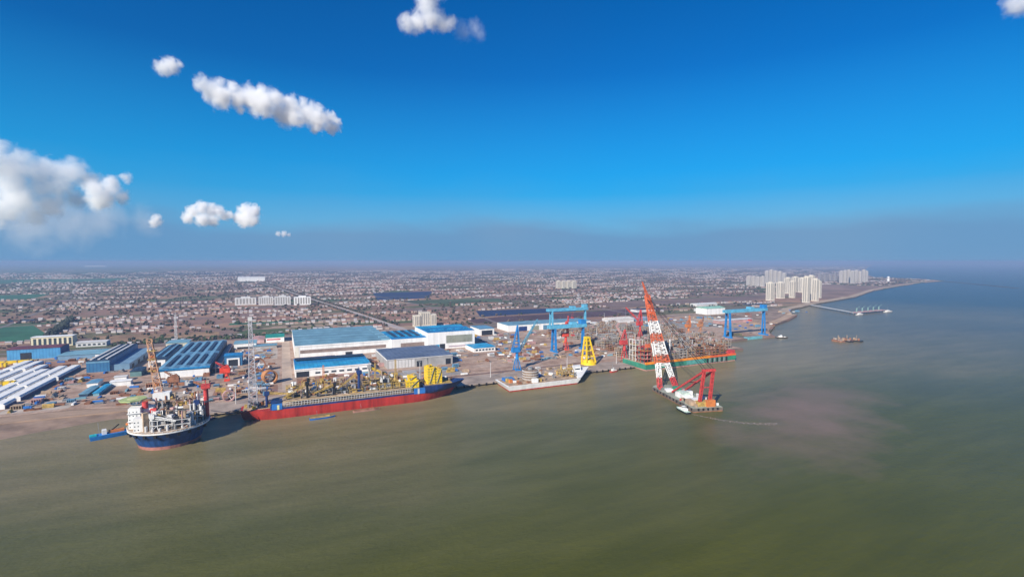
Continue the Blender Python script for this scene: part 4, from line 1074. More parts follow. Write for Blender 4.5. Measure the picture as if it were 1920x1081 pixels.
fl_ = MB().lattice((CX - 14, CY + 27, 41), (CX - 24, CY + 30, 112), 8.5, 5, 13, 0.7).build('flare_tower', mat('faded_orange', (0.62, 0.34, 0.20), 0.6, 0, 0.2, 0.2), C)
for zz in (75, 88, 98): MB().box(CX - 26, CY + 26, zz, CX - 17, CY + 34, zz + 1.0).build('tower_platform', OCHRE, fl_)
for k in range(7): MB().box(CX - 20 - k + k % 2 * 2, CY + 27, 50 + k * 8, CX - 16 - k + k % 2 * 2, CY + 31, 53 + k * 8).build('tower_equipment', (WHITE, ORANGE)[k % 2], fl_)
pedestal_crane(C, CX + 38, CY + 10, 20.9, 32, (CX + 22, CY + 32, 58), RED, RUST, 3.2)
pedestal_crane(C, CX + 30, CY - 8, 20.9, 18, (CX + 46, CY + 20, 36), HULLBLUE, STEEL, 2.0)
pedestal_crane(C, CX - 12, CY - 30, 20.9, 12, (CX + 12, CY - 34, 30), WHITE, WHITE, 1.5)
mb = MB()
for i in range(7):
    p0 = (CX + 38 + i * 4.0, CY + 55 + i * 2.2, 16 - i * 1.6)
    p1 = (CX + 42 + i * 4.0, CY + 57 + i * 2.2, 14.4 - i * 1.6)
    mb.bar(p0, p1, 2.4, 0.5)
mb.build('gangway', STEEL, C)

# --- blue work barge left of the round unit
B = thing('work_barge', 'small blue work barge with orange deck left of the round unit', 'barge', (-182, 700, 0))
MB().hexa([(-196, 690, -1), (-166, 700, -1), (-169, 709, -1), (-199, 699, -1), (-197, 689, 4.5), (-165, 699, 4.5), (-168, 710, 4.5), (-200, 700, 4.5)]).build('hull', mat('barge_blue', (0.02, 0.19, 0.55), 0.5, 0, 0.15, 0.2), B)
MB().obox((-176, 703, 4.5), (14, 6, 2.6), 0.32).build('cargo', ORANGE, B)
MB().obox((-186, 698.5, 4.5), (4, 6, 5), 0.32).build('deckhouse', WHITE, B)
MB().obox((-195, 694, 4.5), (6, 7, 1.2), 0.32).build('bow_deck', mat('turquoise_deck', (0.02, 0.40, 0.45), 0.5), B)
MB().bar((-190, 697, 4.5), (-191, 697, 18), 0.5).build('mast', STEEL, B)
MB().bar((-183, 700, 4.5), (-174, 706, 12), 1.0).build('derrick', BLACK, B)

# --- white cable-laying barge
Wb = thing('cable_barge', 'white flat barge with red waterline and brown cable carousel at the quay', 'barge', (390, 708, 0))
lo = [(315, 683), (436, 683), (478, 734), (318, 734)]; hi = [(310, 681), (442, 681), (492, 735), (312, 735)]
def ipol(a, b_, k): return [(p[0] + (q[0] - p[0]) * k, p[1] + (q[1] - p[1]) * k) for p, q in zip(a, b_)]
MB().loft([[(x, y, -1.5) for x, y in lo], [(x, y, 1.8) for x, y in ipol(lo, hi, 0.2)]]).build('boot_topping', HULLRED, Wb)
MB().loft([[(x, y, 1.82) for x, y in ipol(lo, hi, 0.2)], [(x, y, 8.5) for x, y in hi]]).build('hull', WHITE, Wb)
MB().hexa([(436, 683, 8.5), (441, 683, 8.5), (489, 733, 8.5), (462, 733, 8.5), (438, 682, 10), (443, 681.5, 10), (493, 734, 14), (462, 734, 14)]).build('bow_bulwark', WHITE, Wb)
MB().prism([(314, 684), (438, 684), (462, 732), (315, 732)], 8.5, 8.8).build('main_deck', TAN, Wb)
cr_ = MB()
cr_.loft([[(362 + r_ * math.cos(2 * math.pi * i / 24), 706 + r_ * math.sin(2 * math.pi * i / 24), z_) for i in range(24)] for r_, z_ in ((13, 8.8), (13, 24), (11.5, 26))])
car = cr_.build('cable_carousel', mat('cable_brown', (0.26, 0.19, 0.14), 0.7, 0, 0.25, 0.3), Wb)
for zz in (12, 16, 20, 24):
    mb = MB(); mb.loft([[(362 + 13.6 * math.cos(2 * math.pi * i / 24), 706 + 13.6 * math.sin(2 * math.pi * i / 24), z_) for i in range(24)] for z_ in (zz, zz + 0.7)]); mb.build('carousel_ring', PALE, car)
MB().tube((362, 706, 26), (362, 706, 30), 4, 12).build('carousel_hub', STEEL, car)
MB().box(357, 686, 8.8, 366, 692, 15).build('loading_arm', WHITE, Wb)
for i in range(34):
    x = rs.uniform(318, 446); y_ = rs.uniform(690, 728)
    if (x - 362) ** 2 + (y_ - 706) ** 2 < 300: continue
    MB().obox((x, y_, 8.8), (rs.uniform(3, 9), rs.uniform(2, 6), rs.uniform(1.5, 6)), rs.choice((0, 0.2, 1.57))).build('deck_gear', rs.choice((TAN, ORANGE, OCHRE, R_LBLUE, STEEL, WHITE, MIDBLUE, RUST)), Wb)
for i in range(5): MB().box(320 + i * 3.4, 712, 8.8, 322.5 + i * 3.4, 726, 13).build('container', (MIDBLUE, R_LBLUE)[i % 2], Wb)
process_module(Wb, 418, 700, 440, 716, 8.8, 11, rs, OCHRE, 2, 'tensioner_frame')
bk = MB().hexa([(452, 716, 9), (466, 716, 9), (476, 730, 9), (456, 730, 9), (452, 716, 20), (464, 716, 20), (472, 730, 20), (456, 730, 20)]).build('accommodation_block', WHITE, Wb)
MB().box(453, 715.7, 15, 463, 716.1, 17).build('window', GLASS, bk)

# --- green-hulled barge loaded with modules
PAL = (STEEL, TAN, RUST, BROWNB, GREYW, CONC, DARK, RUST, CONC, R_PINK); PIPES = (BROWNB, TAN, STEEL, RUST)
Gb = thing('module_barge', 'wide green-hulled barge with orange rail loaded with brown module racks', 'barge', (715, 745, 0))
MB().box(602, 711, -1.5, 830, 778, 2.2).build('boot_topping', mat('pale_pink_boot', (0.50, 0.26, 0.22), 0.7, 0, 0.2, 0.1), Gb)
MB().box(601.5, 710.5, 2.22, 830.5, 778.5, 11.5).build('hull', mat('hull_green', (0.045, 0.235, 0.155), 0.55, 0, 0.25, 0.05), Gb)
MB().box(700, 710.1, 3, 745, 710.6, 11).build('hull_panel', mat('teal_panel', (0.10, 0.34, 0.30), 0.55, 0, 0.2, 0.1), Gb)
for i in range(9): MB().box(752 + i * 6.4, 709.2, 2.5, 755 + i * 6.4, 710.6, 10.5).build('fender', (BLACK, STEEL)[i % 2], Gb)
MB().box(600.8, 709.6, 11.52, 760, 712.6, 15.5).build('rail', mat('vivid_orange', (0.85, 0.27, 0.02), 0.5, 0, 0.15, 0.1), Gb)
MB().box(760.1, 709.8, 11.52, 831.2, 712.4, 15.0).build('rail', mat('red_orange', (0.78, 0.13, 0.03), 0.5, 0, 0.15, 0.1), Gb)
MB().box(816, 710.0, 5, 831.4, 724, 13).build('corner_block', GREEN, Gb)
MB().box(812, 712.7, 11.6, 831, 726, 21).build('winch_house', RED, Gb)
MB().box(602, 712.8, 11.5, 829, 777, 12.2).build('main_deck', TAN, Gb)
k = 0
for i in range(9):
    for j, (ya, yb) in enumerate(((716, 732), (736, 753), (757, 775))):
        xa = 622 + i * 21.5
        process_module(Gb, xa, ya, xa + 18.5, yb, 12.2, rs.uniform(13, 21) + 4 * j, rs, rs.choice((TAN, CONC, TAN, RUST, GREYW)), 4, 'module_rack')
for xx in (640, 668): MB().tube((xx, 722, 12), (xx, 722, 52), 1.3, 8).build('mast', WHITE, Gb)
process_module(Gb, 602, 716, 618, 736, 12.2, 30, rs, RED, 4, 'winch_tower')
process_module(Gb, 603, 742, 619, 760, 12.2, 40, rs, WHITE, 4, 'winch_tower')
MB().tube((611, 728, 12), (611, 728, 36), 4.5, 14).build('dark_tank', mat('slate_tank', (0.07, 0.09, 0.11), 0.5), Gb)

# --- floating sheerleg crane
hx, hy = 0.245, 0.970; rx, ry = 0.970, -0.245
def fc(f_, s_, z): return (512 + hx * f_ + rx * s_, 480 + hy * f_ + ry * s_, z)
Fc = thing('floating_crane', 'floating crane barge with tall red and white striped lattice boom', 'crane', (527, 540, 0))
pl_ = [(-0, -22), (0, 22), (116, 22), (124, 14), (124, -14), (116, -22)]
MB().loft([[fc(a, s * 0.97, -2) for a, s in pl_], [fc(a, s, 1.2) for a, s in pl_]][0:2]).build('boot_topping', RUST, Fc)
MB().loft([[fc(a, s, 1.22) for a, s in pl_], [fc(a, s, 5.5) for a, s in pl_]]).build('hull', mat('barge_grey', (0.16, 0.135, 0.11), 0.7, 0, 0.25, 0.1), Fc)
MB().loft([[fc(a, s * 0.96, 5.52) for a, s in pl_], [fc(a, s * 0.96, 6.0) for a, s in pl_]]).build('main_deck', mat('deck_sage', (0.30, 0.32, 0.26), 0.8, 0, 0.25, 0.1), Fc)
FOOT, TIP = (108, 6), (183, 143)
def bp(k, s=0.0): return fc(FOOT[0] + (TIP[0] - FOOT[0]) * k, s, FOOT[1] + (TIP[1] - FOOT[1]) * k)
side_v = (rx, ry, 0)
ORW = mat('boom_orange_red', (0.66, 0.14, 0.055), 0.55, 0, 0.2, 0.2)
# splayed legs, then tapering body in alternating colours
for s in (-1, 1):
    MB().lattice(bp(0.0, s * 13.5), bp(0.10, s * 10.8), 5.5, 5.5, 3, 0.9, side_v, 5, 5).build('boom_leg', RED, Fc)
    MB().lattice(bp(0.10, s * 10.8), bp(0.24, s * 7.8), 5.5, 6.0, 4, 0.9, side_v, 5, 6).build('boom_leg', WHITE, Fc)
MB().lattice(bp(0.225), bp(0.25), 21, 20.5, 1, 1.2, side_v, 6, 6).build('boom_crosshead', WHITE, Fc)
secs = [(0.25, 0.33, ORW), (0.33, 0.47, WHITE), (0.47, 0.56, ORW), (0.56, 0.70, WHITE), (0.70, 0.76, ORW), (0.76, 0.88, ORW), (0.88, 1.0, ORW)]
for i, (k0, k1, mm) in enumerate(secs):
    w0 = 21 - 13.5 * (k0 - 0.25) / 0.75; w1 = 21 - 13.5 * (k1 - 0.25) / 0.75
    sec = MB().lattice(bp(k0), bp(k1), w0, w1, max(2, int((k1 - k0) * 34)), 1.15, side_v, w0 * 0.45, w1 * 0.45).build('boom_section', mm, Fc)
    mb = MB(); mb.bar(bp(k0), bp(k1), 1.6); mb.build('boom_walkway', mm, sec)
for k_ in (0.80, 0.88, 0.95):
    MB().obox(tuple(bp(k_)[:2]) + (bp(k_)[2] - 3,), (9, 5, 5), -0.25).build('sheave_block', ORW, Fc)
MB().lattice(bp(1.0), (bp(1.0)[0] - 12, bp(1.0)[1] - 2, 166), 3.2, 1.0, 7, 0.6).build('fly_jib', ORW, Fc)
mb = MB()
for s in (-3, 3):
    mb.bar(bp(0.93, s), (bp(0.93, s)[0], bp(0.93, s)[1], 62), 0.3)
mb.build('hoist_cable', BLACK, Fc)
hk = MB(); q = bp(0.93); hk.box(q[0] - 4, q[1] - 2, 56, q[0] + 4, q[1] + 2, 62); hk.build('hook_block', ORW, Fc)
mb = MB()
for s in (-8, -4, 4, 8): mb.bar(fc(0, s, 57), bp(0.97, s * 0.4), 0.45)
mb.build('luffing_stay', BLACK, Fc)
for s in (-1, 1):
    MB().lattice(fc(9, s * 7.5, 6), fc(0, s * 6.5, 56), 2.8, 2.4, 9, 0.9, side_v).build('a_frame_post', RED, Fc)
    mb = MB(); mb.bar(fc(0, s * 6.5, 55), fc(78, s * 9, 7), 2.2, 2.4); mb.build('a_frame_strut', RED, Fc)
mb = MB(); mb.bar(fc(0, -9.5, 56), fc(0, 9.5, 56), 2.8, 3.2); mb.bar(fc(4.4, -7, 32), fc(4.4, 7, 32), 1.0); mb.build('a_frame_head', RED, Fc)
mb = MB(); mb.bar(fc(39, -8, 31), fc(39, 8, 31), 1.2); mb.build('a_frame_tie', RED, Fc)
ang = math.atan2(ry, rx)
for (f_, s_, w_, d_, h_, mm, nm) in ((50, -6, 14, 24, 6, WHITE, 'deckhouse'), (48, -7, 9, 15, 9.5, mat('pale_green_roof2', (0.55, 0.66, 0.58), 0.6), 'upper_deckhouse'), (27, -4, 16, 11, 5, WHITE, 'engine_house'), (30, 9, 6, 16, 7, PALE, 'engine_house'), (60, 8, 6, 9, 7, WHITE, 'pump_house'),
                                     (10, 0, 22, 10, 6, OCHRE, 'winch_platform'), (4, 6, 12, 5, 9, ORANGE, 'winch_house'), (18, -15, 8, 14, 6, TAN, 'store_house'), (72, 12, 8, 12, 5, GREYW, 'winch_house'),
                                     (86, -10, 10, 8, 4, WHITE, 'winch_house'), (92, 6, 10, 8, 5, GREEN, 'winch_house')):
    c_ = fc(f_, s_, 6.0)
    MB().obox(c_, (w_, d_, h_), ang).build(nm, mm, Fc)
for i in range(16):
    c_ = fc(rs.uniform(4, 100), rs.choice((-1, 1)) * rs.uniform(12, 19), 6.0)
    MB().obox(c_, (rs.uniform(1.5, 4), rs.uniform(1.5, 5), rs.uniform(1.2, 3.5)), ang).build('deck_gear', rs.choice((OCHRE, STEEL, RED, WHITE, TAN, BLACK)), Fc)
for i in range(12):
    c_ = fc(3 + i * 9.5, -22.3, 2.6); MB().obox(c_, (1.0, 2.2, 2.8), ang).build('tyre_fender', BLACK, Fc)
for s in (-14, -7, 0, 7, 14):
    c_ = fc(-0.4, s, 2.6); MB().obox(c_, (2.2, 1.0, 2.8), ang).build('tyre_fender', BLACK, Fc)

def boat(name, label, x, y, L, w, a, m_h, m_c, cabin=True, deck=None, mast=6, cat='boat'):
    t = thing(name, label, cat, (x, y, 0))
    ca, sa = math.cos(a), math.sin(a)
    def q(u, v, z): return (x + u * ca - v * sa, y + u * sa + v * ca, z)
    lo_ = outline(-L / 2, L / 2, 0, w / 2 * 0.8, 0.8, L * 0.15, L * 0.38, 0.05); hi_ = outline(-L / 2 - .4, L / 2 + 1, 0, w / 2, 0.85, L * 0.15, L * 0.38, 0.08)
    MB().loft([[q(u, v, -0.8) for u, v in lo_], [q(u, v, 2.2) for u, v in hi_]]).build('hull', m_h, t)
    MB().loft([[q(u * 0.94, v * 0.86, 2.22) for u, v in hi_], [q(u * 0.94, v * 0.86, 2.5) for u, v in hi_]]).build('deck', deck or TAN, t)
    if cabin:
        MB().obox(q(-L * 0.15, 0, 2.5), (L * 0.3, w * 0.62, 3.0), a).build('deckhouse', m_c, t)
        wh = MB().obox(q(-L * 0.1, 0, 5.5), (L * 0.14, w * 0.5, 2.4), a).build('wheelhouse', m_c, t)
        MB().obox(q(-L * 0.1, 0, 6.2), (L * 0.145, w * 0.52, 1.0), a).build('window_band', GLASS, wh)
    MB().bar(q(-L * 0.2, 0, 5), q(-L * 0.22, 0, 5 + mast), 0.35).build('mast', STEEL, t)
    MB().obox(q(L * 0.22, 0, 2.5), (L * 0.16, w * 0.4, 1.2), a).build('hatch', m_c, t)
    return t
boat('tugboat', 'white tug with pale green deck pushing at the crane barge', 484, 497, 28, 9, math.atan2(hy, hx) + 0.05, BLACK, WHITE, True, mat('pale_green_deck', (0.45, 0.60, 0.50), 0.7))
boat('service_boat', 'blue service boat with ochre deck beside the red ship hull', 44, 668, 30, 6, 0.05, MIDBLUE, OCHRE, False, OCHRE)
boat('pontoon_boat', 'low pinkish pontoon boat farther along the red hull', 100, 677, 34, 5, 0.03, mat('pink_hull', (0.42, 0.22, 0.17), 0.7), RUST, False, RUST)
boat('workboat', 'small red and white workboat at the quay by yellow frame', 545, 730, 18, 6, 0.15, RED, WHITE, True, None, 14)
boat('pier_boat', 'small white-topped dark boat beside the right gantry pier', 1188, 872, 30, 9, -0.5, BLACK, WHITE)
boat('mooring_boat', 'small boat with a round red-topped reel by the left quay end', -88, 722, 16, 6, 0.4, HULLBLUE, R_PINK)

# raft of dredging barges out on the river
ds = random.Random(11)
for i in range(5):
    x, y_ = 1262 + i * 11 + ds.uniform(-2, 2), 772 - i * 4 + (i % 2) * 12
    t = thing('dredging_barge', 'rusty dredging barge %s in the raft out on the river' % ('at the left end', 'second from left', 'in the middle', 'second from right', 'at the right end')[i], 'barge', (x, y_, 0), 'raft of dredging barges')
    a = ds.uniform(-0.3, 0.2)
    MB().obox((x, y_, -0.8), (13, 26, 3.6), a).build('hull', (RUST, RUST, BLACK, RUST, BLACK)[i], t)
    for q in range(6): MB().obox((x + ds.uniform(-4, 4), y_ + ds.uniform(-9, 9), 2.8), (ds.uniform(2, 6), ds.uniform(2, 6), ds.uniform(2, 6)), ds.uniform(0, 1)).build('deck_gear', ds.choice((TAN, CONC, RUST, RUST, BROWNB)), t)
    MB().bar((x, y_, 2.8), (x + 1, y_, 15), 0.7).build('spud_mast', TAN, t)

# wake foam from the tug
fm, n, l, b, geo = surf_nodes('foam', 0.8)
b.inputs['Base Color'].default_value = (0.42, 0.33, 0.27, 1)
fn = noise(n, l, geo, 0.35, 5, None, 0.7)
l.new(ramp(n, l, fn, [(0.42, (0, 0, 0)), (0.66, (0.85, 0.85, 0.85))]), b.inputs['Alpha'])
fo = MB()
pts = [(485, 482), (492, 466), (502, 446), (516, 428), (533, 416), (552, 408)]
for i in range(len(pts) - 1):
    (xa, ya), (xb, yb) = pts[i], pts[i + 1]
    wa, wb = 1.2 + i * 0.5, 1.7 + i * 0.5
    fo.add([(xa - wa, ya - wa, 0.05), (xb - wb, yb - wb, 0.05), (xb + wb, yb + wb, 0.05), (xa + wa, ya + wa, 0.05)], [(0, 1, 2, 3)])
fo.build('wake_foam', fm, kind='stuff', label='thin pale foam line trailing behind the crane barge', cat='foam')
# ------------------------------------------------------------------ shore cranes
def goliath(label, x0, x1, y, h, m_beam, m_leg, gap=9.0, name='gantry_crane'):
    t = thing(name, label, 'crane', ((x0 + x1) / 2, y, YZ))
    z0, zt = YZ, YZ + h
    for s in (-1, 1):
        MB().box(x0 - 13, y + s * gap / 2 - 2.2, zt - 7, x1 + 6, y + s * gap / 2 + 2.2, zt).build('girder', m_beam, t)
    # rigid leg (broad frame) on the left, slender hinged leg on the right
    mb = MB()
    for s in (-1, 1):
        mb.bar((x0, y + s * 9, z0 + 3), (x0, y + s * 5, zt - 7), 3.6, 4.4)
    mb.bar((x0, y - 8, z0 + h * 0.30), (x0, y + 8, z0 + h * 0.30), 2.4); mb.build('rigid_leg', m_leg, t)
    mb = MB()
    for s in (-1, 1): mb.bar((x1, y + s * 5, z0 + 3), (x1, y + s * 2, zt - 7), 2.8, 2.8)
    mb.bar((x1, y - 5, z0 + h * 0.3), (x1, y + 5, z0 + h * 0.3), 1.8); mb.build('hinged_leg', m_leg, t)
    for xx in (x0, x1):
        MB().box(xx - 2.2, y - 14, z0, xx + 2.2, y + 14, z0 + 3.4).build('bogie', m_leg, t)
    MB().box(x0 + (x1 - x0) * 0.55, y - 7, zt + 0.05, x0 + (x1 - x0) * 0.55 + 14, y + 7, zt + 5).build('trolley', m_beam, t)
    MB().box(x1 - 9, y - 6, zt + 0.05, x1 + 4, y + 6, zt + 9).build('machinery_house', m_leg, t)
    mb = MB()
    for s in (-1, 1): mb.bar((x0 + (x1 - x0) * 0.55 + 7, y + s * 3, zt), (x0 + (x1 - x0) * 0.55 + 7, y + s * 3, zt - h * 0.4), 0.35)
    mb.box(x0 + (x1 - x0) * 0.55 + 4, y - 4, zt - h * 0.44, x0 + (x1 - x0) * 0.55 + 10, y + 4, zt - h * 0.4); mb.build('hook_block', RED, t)
    return t
goliath('blue gantry crane nearer the quay straddling the red jib crane', 533, 607, 928, 58, CRTEAL, CRBLUE)
goliath('pale blue gantry crane farther back behind the fabrication hall', 672, 782, 1185, 66, CRTEAL, CRTEAL)
goliath('large blue gantry crane over the dock at right by the river', 1036, 1168, 912, 72, CRTEAL, CRBLUE, 9)
t = thing('dock_gate', 'pale teal dock gate under the right gantry crane', 'dock gate', (1105, 893, 0))
MB().box(1075.5, 888, -2, 1134.5, 896, 6.5).build('gate_body', mat('dock_teal', (0.15, 0.42, 0.48), 0.6), t)
MB().box(1075.5, 890, 6.5, 1134.5, 894, 7.6).build('gate_walkway', STEEL, t)

def portal_jib(label, x, y, h, jib, m1, m2, base=9.0, mast=1.35, name='jib_crane', rearlen=10):
    """portal legs, slewing column, machinery house, mast and luffing jib (dx, dy, dz)"""
    t = thing(name, label, 'crane', (x, y, YZ))
    z = YZ
    mb = MB()
    for a, b_ in ((-1, -1), (1, -1), (1, 1), (-1, 1)): mb.bar((x + a * base / 2, y + b_ * base / 2, z), (x + a * 2.2, y + b_ * 2.2, z + h * 0.45), h * 0.03)
    for s in (-1, 1): mb.bar((x - base / 2, y + s * base / 2, z + 1), (x + base / 2, y + s * base / 2, z + 1), 1.8)
    mb.build('portal', m1, t)
    MB().tube((x, y, z + h * 0.45), (x, y, z + h * 0.75), 3.0, 12, 2.6).build('slewing_column', m1, t)
    MB().box(x - rearlen, y - 4, z + h * 0.75, x + 5, y + 4, z + h * 0.75 + 8).build('machinery_house', m1, t)
    zb = z + h * 0.75 + 8
    zt = z + h * mast
    mb = MB()
    for s in (-1, 1):
        mb.bar((x - rearlen + 2, y + s * 3, zb), (x + 1, y + s * 1, zt), h * 0.027); mb.bar((x + 4, y + s * 3, zb), (x + 1, y + s * 1, zt), h * 0.032)
        for q in (0.3, 0.6):
            mb.bar((x - rearlen + 2 + (rearlen - 1) * q, y + s * 3 * (1 - q), zb + (zt - zb) * q), (x + 4 - 3 * q, y + s * 3 * (1 - q), zb + (zt - zb) * q), 0.9)
    mb.build('mast', m1, t)
    tip = (x + jib[0], y + jib[1], zb + jib[2])
    MB().lattice((x + 5, y, zb - 5), tip, 4.0, 1.6, 10, 0.7).build('jib', m2, t)
    mb = MB(); mb.bar((x + 1, y, zt), tip, 0.4); mb.bar(tip, (tip[0], tip[1], tip[2] - 25), 0.3); mb.build('stay', STEEL, t)
    return t
portal_jib('bright blue jib crane standing behind the white barge', 383, 800, 44, (52, 20, 46), CRBLUE, mat('faded_blue', (0.10, 0.30, 0.42), 0.6), 11, 1.85)
portal_jib('red jib crane under the nearer blue gantry crane', 570, 940, 40, (12, 10, 36), mat('signal_red', (0.68, 0.07, 0.04), 0.5, 0, 0.12, 0.1), RED, 10, 1.6)
portal_jib('red jib crane behind the floating crane boom', 800, 968, 52, (-34, 14, 36), RED, RED, 10, 1.5)
portal_jib('slim orange-red jib crane near the dock', 975, 985, 30, (8, 6, 22), ORANGE, ORANGE, 8, 1.5)
portal_jib('orange jib crane at the left foot of the right gantry', 1012, 980, 30, (10, 0, 18), mat('dull_orange', (0.5, 0.22, 0.1), 0.6), RUST, 8, 1.4)
portal_jib('small bright red jib crane beside the multi-bay hall road', -84, 930, 18, (-16, 4, 10), mat('signal_red2', (0.72, 0.06, 0.03), 0.5), RED, 8, 1.5)
portal_jib('red jib crane at the left end of the green barge', 622, 800, 40, (-14, 10, 30), RED, R_PINK, 9, 1.5)
portal_jib('rust-coloured low jib crane between the quay and multi-bay hall', -150, 900, 16, (-14, 4, 8), RUST, RUST, 8, 1.5)

# yellow tower frame on a round base
t = thing('yellow_tower_frame', 'yellow four-legged tower frame on round base by the quay edge', 'frame', (530, 790, YZ))
MB().tube((530, 790, YZ + 0.4), (530, 790, YZ + 4.5), 15, 28, 14).build('round_base', YELLOW, t)
MB().tube((530, 790, YZ + 4.5), (530, 790, YZ + 9), 11, 24, 9.5).build('upper_ring', YELLOW, t)
for a, b_ in ((-1, -1), (1, -1), (1, 1), (-1, 1)):
    MB().bar((530 + a * 10, 790 + b_ * 9, YZ + 4), (526 + a * 3.2, 790 + b_ * 3.2, YZ + 50), 2.3).build('leg', YELLOW, t)
for k_ in (0.25, 0.5, 0.72, 0.9):
    mb = MB(); w_ = 10 - 6.8 * k_; c_ = 530 - 4 * k_
    z_ = YZ + 4 + 46 * k_
    q = [(c_ - w_, 790 - w_, z_), (c_ + w_, 790 - w_, z_), (c_ + w_, 790 + w_, z_), (c_ - w_, 790 + w_, z_)]
    for i in range(4): mb.bar(q[i], q[(i + 1) % 4], 1.2)
    mb.build('brace', YELLOW, t)
MB().box(521.5, 785, YZ + 50, 530.5, 795, YZ + 53).build('head_platform', YELLOW, t)
MB().tube((526, 790, YZ + 9), (526, 790, YZ + 44), 2.0, 8).build('guide_tube', mat('dull_yellow', (0.55, 0.38, 0.02), 0.6), t)

# tall lattice mast behind the left halls, lamp masts and slim poles
t = thing('lattice_mast', 'tall thin white lattice mast behind the multi-bay hall', 'mast', (-236, 1443, 4))
MB().lattice((-236, 1443, 4), (-236, 1443, 70), 5, 2.4, 14, 0.6).build('mast', PALE, t)
MB().tube((-236, 1443, 70), (-236, 1443, 76), 0.5, 6).build('antenna', PALE, t)
for i, (x, y_, h_, lab) in enumerate(((318, 768, 26, 'slim white floodlight mast between red ship and white barge'), (205, 800, 30, 'slim floodlight mast behind the yellow blocks'), (470, 770, 24, 'slim floodlight mast behind the white barge bow'),
                                      (880, 1230, 40, 'thin pale lightning mast behind the module racks'), (580, 770, 24, 'slim floodlight mast left of the green barge'), (-60, 770, 26, 'slim floodlight mast beside the round unit'),
                                      (700, 1010, 34, 'thin floodlight mast between the gantry and module racks'))):
    t = thing('floodlight_mast', lab, 'mast', (x, y_, 4.2), 'floodlight masts of the yard')
    MB().tube((x, y_, 4.2), (x, y_, 4.2 + h_), 0.55, 6, 0.35).build('pole', PALE, t)
    MB().box(x - 2, y_ - 0.6, 4.2 + h_, x + 2, y_ + 0.6, 5.4 + h_).build('lamp_head', STEEL, t)

# ------------------------------------------------------------------ left storage yard: long white units
ls = random.Random(5)
def white_unit(x0, y0, x1, y1, h, lab, m=WHITE):
    t = thing('storage_unit', lab, 'module', ((x0 + x1) / 2, y0, YZ), 'long white units in the left yard')
    w = (x1 - x0)
    prof = [(x0, YZ), (x1, YZ), (x1, YZ + h * 0.8), (x1 - w * 0.12, YZ + h), (x0 + w * 0.12, YZ + h), (x0, YZ + h * 0.8)]
    MB().loft([[(x, y1, z) for x, z in prof], [(x, y0, z) for x, z in prof]]).build('shell', m, t)
    k = int((y1 - y0) / 12)
    for i in range(1, k):
        MB().box(x0 - 0.15, y0 + i * 12 - 0.25, YZ + 0.1, x1 + 0.15, y0 + i * 12 + 0.25, YZ + h * 0.78).build('frame_rib', GREYW, t)
    MB().box(x1, y0 + 1, YZ + 0.3, x1 + 0.4, y1 - 1, YZ + h * 0.55).build('side_shade_strip', HULLBLUE, t)  # dark strip paints shade onto the unit's right side
rows = [(-343, [(872, 905), (916, 1040), (1048, 1150)]), (-362, [(880, 984), (992, 1070), (1074, 1150)]), (-380, [(900, 1010), (1016, 1130)]),
        (-398, [(950, 1012), (1052, 1120), (1124, 1180)]), (-420, [(960, 1010), (1060, 1140), (1150, 1226)]), (-440, [(980, 1040), (1090, 1150), (1160, 1240)])]
rn = ['first', 'second', 'third', 'fourth', 'fifth', 'sixth']; sn = ['nearest the river', 'second from the river', 'third from the river', 'fourth from the river', 'farthest from the river']
for i, (x, segs) in enumerate(rows):
    for j, (a, b_) in enumerate(segs):
        white_unit(x - 7.2, a, x + 7.2, b_, 7.5, 'long white unit in the %s row left of the yard cabins, %s' % (rn[i], sn[j]))
for (x0, x1, y0, h_, lab) in ((-432, -382, 1024, 9, 'long yellow girder lying across the white unit rows'), (-530, -466, 1222, 8, 'yellow girder at the left edge below the corrugated hangar'), (-520, -440, 1255, 6, 'second yellow girder behind, nearer the corrugated hangar')):
    t = thing('yellow_girder', lab, 'girder', ((x0 + x1) / 2, y0, YZ), 'yellow girders in the left yard')
    MB().box(x0, y0, YZ + 0.6, x1, y0 + 8, YZ + h_).build('web', YELLOW, t)
    for q in range(5): MB().box(x0 + 4 + q * (x1 - x0 - 10) / 4, y0 - 0.6, YZ, x0 + 6 + q * (x1 - x0 - 10) / 4, y0 + 8.6, YZ + h_ + 0.5).build('stiffener', OCHRE, t)

# ------------------------------------------------------------------ yard racks, blocks, stacks
def rack_proto(seed, w, d, h, mm, lv):
    r_ = random.Random(seed)
    t = thing('module_rack', 'x', 'rack', (0, 0, 0))
    process_module(t, -w / 2, -d / 2, w / 2, d / 2, 0, h, r_, mm, lv, 'frame')
    return t
protos_r = [rack_proto(31, 28, 15, 16, TAN, 4), rack_proto(32, 32, 13, 12, RUST, 3), rack_proto(33, 24, 16, 19, CONC, 3), rack_proto(34, 34, 13, 13, GREYW, 3)]
used = [False] * 4
where = []
for (xa, xb, ya, yb, zone) in ((628, 930, 800, 880, 'just behind the green barge'), (650, 990, 886, 985, 'in the middle rows behind the green barge'), (660, 1000, 992, 1090, 'in the rows towards the white tents'), (640, 900, 1096, 1230, 'in the farthest rows before the pale tents')):
    y_ = ya + 8
    while y_ < yb:
        x = xa + 16 + ls.uniform(0, 14)
        while x < xb:
            if not (abs(x - 800) < 24 and abs(y_ - 968) < 18) and not (abs(x - 622) < 20) and not (abs(x - 975) < 20 and abs(y_ - 985) < 20) and not (648 < x < 800 and 1160 < y_ < 1215):
                if ls.random() < 0.92: where.append((x, y_, zone))
            x += ls.uniform(36, 46)
        y_ += ls.uniform(24, 30)
kinds = ('tan three-level', 'low rusty', 'tall brownish-grey', 'low grey')
